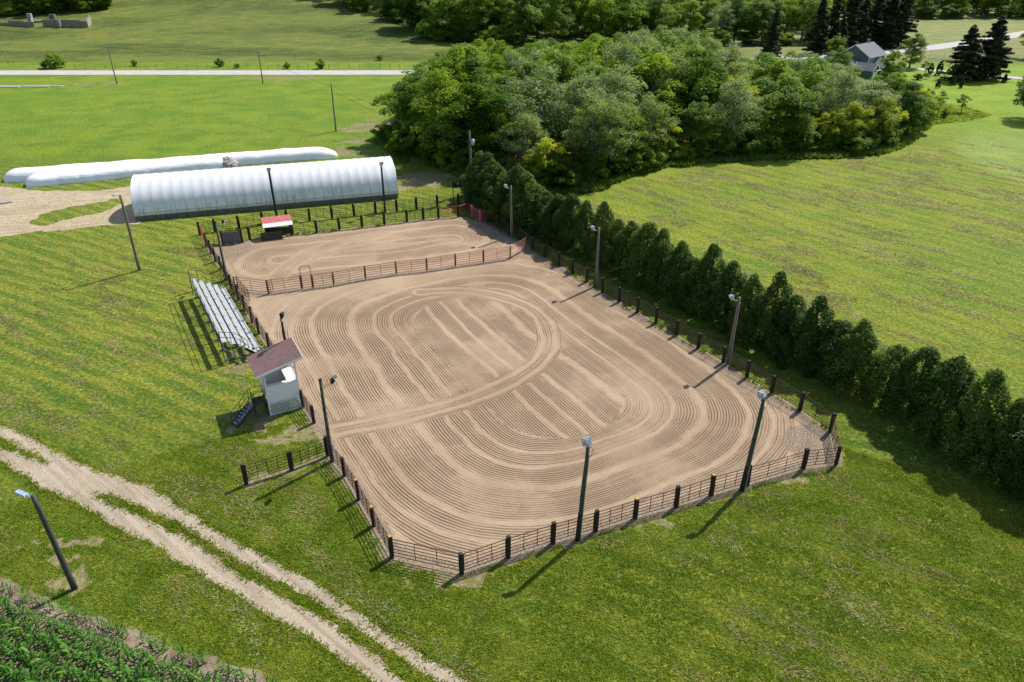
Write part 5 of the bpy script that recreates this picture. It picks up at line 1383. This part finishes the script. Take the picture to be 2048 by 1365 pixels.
for px, v, sc, lb in (((1859, 150), COLN, 1.1, 'narrow columnar evergreen by the driveway, the shorter of two'), ((1876, 151), COLN, 1.3, 'narrow columnar evergreen by the driveway, the taller of two'), ((1875, 176), CON, 0.8, 'small cone-shaped evergreen alone on the lawn before the driveway'), ((1904, 171), CON, 1.0, 'bigger cone-shaped evergreen beside the smaller lawn spruce'), ((1922, 176), CON, 0.85, 'cone-shaped evergreen close under the big spruces'), ((2008, 166), CON, 0.9, 'small dark evergreen beyond the spruces near the driveway'), ((1895, 150), CON, 0.7, 'rounded dark evergreen at the driveway edge under the spruces')):
    plant('garden_evergreen', lb, 'shrub', v, at(*px), (sc, sc, sc), vrng.uniform(0, 6))
for px, k, i, sc, lb in (((112, 137), 'bush', 0, 1.25, 'round bright green bush beside the road'), ((90, 136.5), 'bush', 2, 0.45, 'low dark bush at the foot of the round roadside bush'), ((270, 134), 'bush', 2, 0.42, 'small dark bush on the pasture edge between the roadside poles'), ((441, 135), 'bush', 2, 0.55, 'dark bush on the pasture edge near the wire fence'), ((475, 136.5), 'bush', 0, 0.4, 'small green bush next to the wire fence posts'), ((574, 138), 'bush', 2, 0.4, 'narrow dark bush between the wire fence posts and the road'), ((642, 138), 'bush', 2, 0.6, 'dark spiky bush on the pasture edge closest to the woods'), ((1850, 158), 'bush', 1, 0.5, 'pale flowering bush by the driveway'), ((1835, 160), 'bush', 0, 0.5, 'round green bush by the house corner'), ((1888, 236), 'bush', 2, 0.4, 'low bush in tall grass beyond the young trees'), ((2042, 905), 'bush', 0, 1.0, 'light green bush at the far end of the evergreen hedge'), ((760, 122), 'bush', 0, 0.5, 'bush by the road where the woods begin')):
    lawn_tree(lb, k, px, sc, i, 1.0, 'bush')
# dead brush pile at the woods edge
DEADV = deciduous(40, 3.4, 2.2, 'leaf_dead', 20, 1500, 0.16, 0.05, 'bark_pale')
plant('brush_pile', 'dead grey brush heaped at the woods edge behind the hedge', 'brush', DEADV, at(1085, 372), (1.1, 1.0, 0.8))
plant('dead_tree', 'bare pale dead tree among the far forest', 'tree', (DEADV[0], DEADV[1]), at(862, 66), (0.9, 0.9, 2.4))

# tall weeds along the woods edge and the far meadow: one uncountable cover
def weeds(name, label, poly_fn, bounds, n, hmin, hmax, material, seed, flop=0.4):
    fr = np.random.RandomState(seed); X = fr.uniform(bounds[0], bounds[1], n * 6); Y = fr.uniform(bounds[2], bounds[3], n * 6)
    k = poly_fn(X, Y); X = X[k][:n]; Y = Y[k][:n]; m = len(X); nb = 4
    X = np.repeat(X, nb) + fr.normal(size=m * nb) * 0.12; Y = np.repeat(Y, nb) + fr.normal(size=m * nb) * 0.12
    h = fr.uniform(hmin, hmax, m * nb); w = 0.25 * h + 0.02; a = fr.uniform(0, 6.28, m * nb); lean = fr.normal(size=(m * nb, 2)) * flop * h[:, None]
    Z = terrain(X, Y)
    p0 = np.stack([X + np.cos(a) * w, Y + np.sin(a) * w, Z], 1); p1 = np.stack([X - np.cos(a) * w, Y - np.sin(a) * w, Z], 1); p2 = np.stack([X + lean[:, 0], Y + lean[:, 1], Z + h], 1)
    V = np.stack([p0, p1, p2], 1).reshape(-1, 3); F = np.arange(len(V)).reshape(-1, 3)
    o = link(name, np_mesh(name, V, F, material, {'tint': ('FACE', 'FLOAT', np.clip(fr.uniform(0, 0.6, m * nb) + 1.7 * (fbm(X / 1.8, Y / 1.8, seed + 60, 4) - 0.42), 0, 1))})); o['kind'] = 'stuff'; tag(o, label, 'grass'); return o
weeds('tall_weeds', 'tall weeds and undergrowth along the foot of the woods', lambda X, Y: np.abs(line_dist(X, Y, edge_s)) < 2.2 * (0.5 + fbm(X / 4, Y / 4, 3, 2)), (-25, 90, 95, 160), 12000, 0.25, 0.9, 'weed_leaf', 3, 0.6)
tall = pts([(1830, 270), (1870, 250), (1930, 244), (1985, 232), (1930, 214), (1850, 205), (1825, 240)])
weeds('tall_grass', 'tall unmown grass round the young trees beyond the woods', lambda X, Y: poly_sdf(X, Y, tall) < 0, (60, 120, 130, 175), 2200, 0.15, 0.4, 'grass_blade', 4, 1.2)
def lawn_ok(X, Y):
    d = lane_sdf(X, Y) > 0.03
    d &= poly_sdf(X, Y, ARENA) > 0.25; d &= poly_sdf(X, Y, soil_poly) > 0.3; d &= near_sdf(X, Y) > 0.05
    return d
def lawn_near(X, Y):
    d = lawn_ok(X, Y); q = np.hypot(X, Y); keep = vnoise(X * 1.3, Y * 1.3, 9) * 0.7 + vnoise(X * 0.3, Y * 0.3, 19) * 0.5 > 0.22
    return d & keep & (X > -34 - (Y - 20) * 0.2) & (X < 20 + Y * 0.5) & (q < 46)
weeds('lawn_grass', 'short mown lawn grass along the lane and the front fence', lawn_near, (-36, 36, 14, 46), 60000, 0.035, 0.085, 'grass_blade', 5, 1.1)
def thatch_ok(X, Y):
    c, s_ = math.cos(R(-40)), math.sin(R(-40)); a = X * c + Y * s_; b = -X * s_ + Y * c
    near_hedge = (np.abs((X - 24.5) * 0.878 + (Y - 41.6) * 0.478) < 4.5) & (Y > 30)
    f = fbm(a / 2.6, b / 0.9, 91, 4) * 0.65 + fbm(X / 9, Y / 9, 92, 2) * 0.35
    return lawn_ok(X, Y) & (f > 0.575) & ~near_hedge & (poly_sdf(X, Y, yard) > 1)
weeds('dry_thatch', 'pale dry clippings lying in streaks on the near lawns', thatch_ok, (-48, 32, 18, 78), 22000, 0.035, 0.10, 'straw', 8, 1.6)
def hay_ok(X, Y):
    c, s_ = math.cos(R(-51)), math.sin(R(-51)); a = X * c + Y * s_; b = -X * s_ + Y * c
    f = fbm(a / 5, b / 1.3, 95, 4) * 0.6 + fbm(X / 14, Y / 14, 96, 3) * 0.4
    return ((X - 28) * 0.878 + (Y - 41.6) * 0.478 > 1.5) & (f > 0.585) & (poly_sdf(X, Y, wood_poly) > 4) & (Y > 38)
weeds('hay_clippings', 'pale dry clippings lying in streaks on the hayfield', hay_ok, (4, 95, 38, 128), 26000, 0.04, 0.12, 'straw', 9, 2.0)
weeds('verge_grass', 'longer grass hanging over the edges of the gravel lane', lambda X, Y: (np.abs(lane_sdf(X, Y) - 0.06) < 0.2), (-46, 12, 12, 56), 24000, 0.05, 0.13, 'grass_blade', 6, 0.9)
weeds('fence_grass', 'unmown grass tufts under the arena rails', lambda X, Y: (np.minimum(np.minimum(line_dist(X, Y, LEFT_FAR), line_dist(X, Y, BACK_IN)), np.minimum(line_dist(X, Y, RIGHT), line_dist(X, Y, BACK_OUT))) < 0.35) & (vnoise(X * 1.1, Y * 1.1, 4) > 0.5), (-40, 24, 40, 98), 7000, 0.1, 0.3, 'grass_blade', 7)

# ------------------------------------------------------------------ corn
def corn_mesh(seed, h):
    rg = random.Random(seed); V = []; F = []; T = []
    m = MB().tube([(0, 0, -0.05), (0.01, 0, h * 0.5), (0.0, 0.01, h * 0.8)], [0.016, 0.013, 0.006], 5, False)
    V += m.v; F += m.f; T += [0.5] * len(m.f)
    side = rg.uniform(0, 3.14)
    for i in range(8):
        t = i / 7; z0 = h * (0.10 + 0.66 * t); L = h * (0.34 + 0.26 * math.sin(math.pi * (0.2 + 0.7 * t))); a = side + (math.pi if i % 2 else 0) + rg.uniform(-.45, .45)
        up = 0.55 + 0.75 * t; w = 0.048 + 0.012 * rg.random(); n = 5; o = len(V); d = Vector((math.cos(a), math.sin(a), 0)); sd = Vector((-d.y, d.x, 0))
        for k in range(n + 1):
            s = k / n; r = L * s * (0.9 - 0.2 * s); z = z0 + L * (up * s - 0.95 * s * s * (1.1 - 0.35 * t)); ww = w * (0.6 + 1.2 * s) * (1 - s ** 2.2) + 0.002
            c = d * r + Vector((0, 0, z)); tw = 0.4 * s * (1 if i % 3 else -1)
            V.append(tuple(c + sd * ww + Vector((0, 0, tw * ww)))); V.append(tuple(c - sd * ww - Vector((0, 0, tw * ww))))
        for k in range(n): F.append((o + 2 * k, o + 2 * k + 1, o + 2 * k + 3, o + 2 * k + 2)); T.append(rg.uniform(0.2, 0.9))
    return V, F, T
CORN = [corn_mesh(500 + i, 1.15) for i in range(5)]
def corn_me(v):
    me = bpy.data.meshes.new('corn_plant'); me.from_pydata(v[0], [], v[1]); a = me.attributes.new('tint', 'FLOAT', 'FACE'); a.data.foreach_set('value', v[2]); me.materials.append(MATS['corn_leaf']); me.update(); return me
CORNM = [corn_me(v) for v in CORN]
cr = random.Random(77); spots = []
for row in range(16):
    off = 0.5 + 0.94 * row; s = -14.0
    while s < 40:
        p = corn_a + corn_dir * s + corn_n * (off + cr.uniform(-.04, .04)); s += cr.uniform(0.18, 0.25)
        sc = cr.uniform(0.85, 1.15) * (0.62 if row == 0 else 0.8 if row == 1 else 1.0)
        if row == 0 and cr.random() < 0.3: continue
        # is it inside the view with some margin
        w = p.y * math.cos(PITCH) + (CAM_H - 0.6) * math.sin(PITCH); u = 1024 + FPX * p.x / w; v = 682.5 - FPX * (p.y * math.sin(PITCH) - (CAM_H - 0.6) * math.cos(PITCH)) / w
        if u < -900 or v > 2300: continue
        vis = 0 if (u > 0 and v < 1365) else 1
        spots.append((vis, p.length, p, sc, cr.randint(0, 4), cr.uniform(0, 6.28), row))
spots.sort(key=lambda q: (q[0], q[1]))
for vis, _, p, sc, k, rz, row in spots[:300]:
    o = link('corn_plant', CORNM[k], None, (p.x, p.y, 0), rz); o.scale = (sc, sc, sc); o.rotation_euler = (cr.uniform(-.06, .06), cr.uniform(-.06, .06), rz)
    tag(o, 'green corn plant in the %s row of the field counted from the lane' % ORD[row], 'corn', 'corn plants of the %s row' % ORD[row])
rest = MB(); tints = []
for vis, _, p, sc, k, rz, row in spots[300:]:
    M = Matrix.Rotation(rz, 3, 'Z'); rest.add([Vector((p.x, p.y, 0)) + M @ (Vector(q) * sc) for q in CORN[k][0]], CORN[k][1]); tints += CORN[k][2]
me = rest.mesh('corn_rows', 'corn_leaf'); a = me.attributes.new('tint', 'FLOAT', 'FACE'); a.data.foreach_set('value', tints)
o = link('corn_rows', me); o['kind'] = 'stuff'; tag(o, 'remaining rows of green corn in the field corner', 'corn')
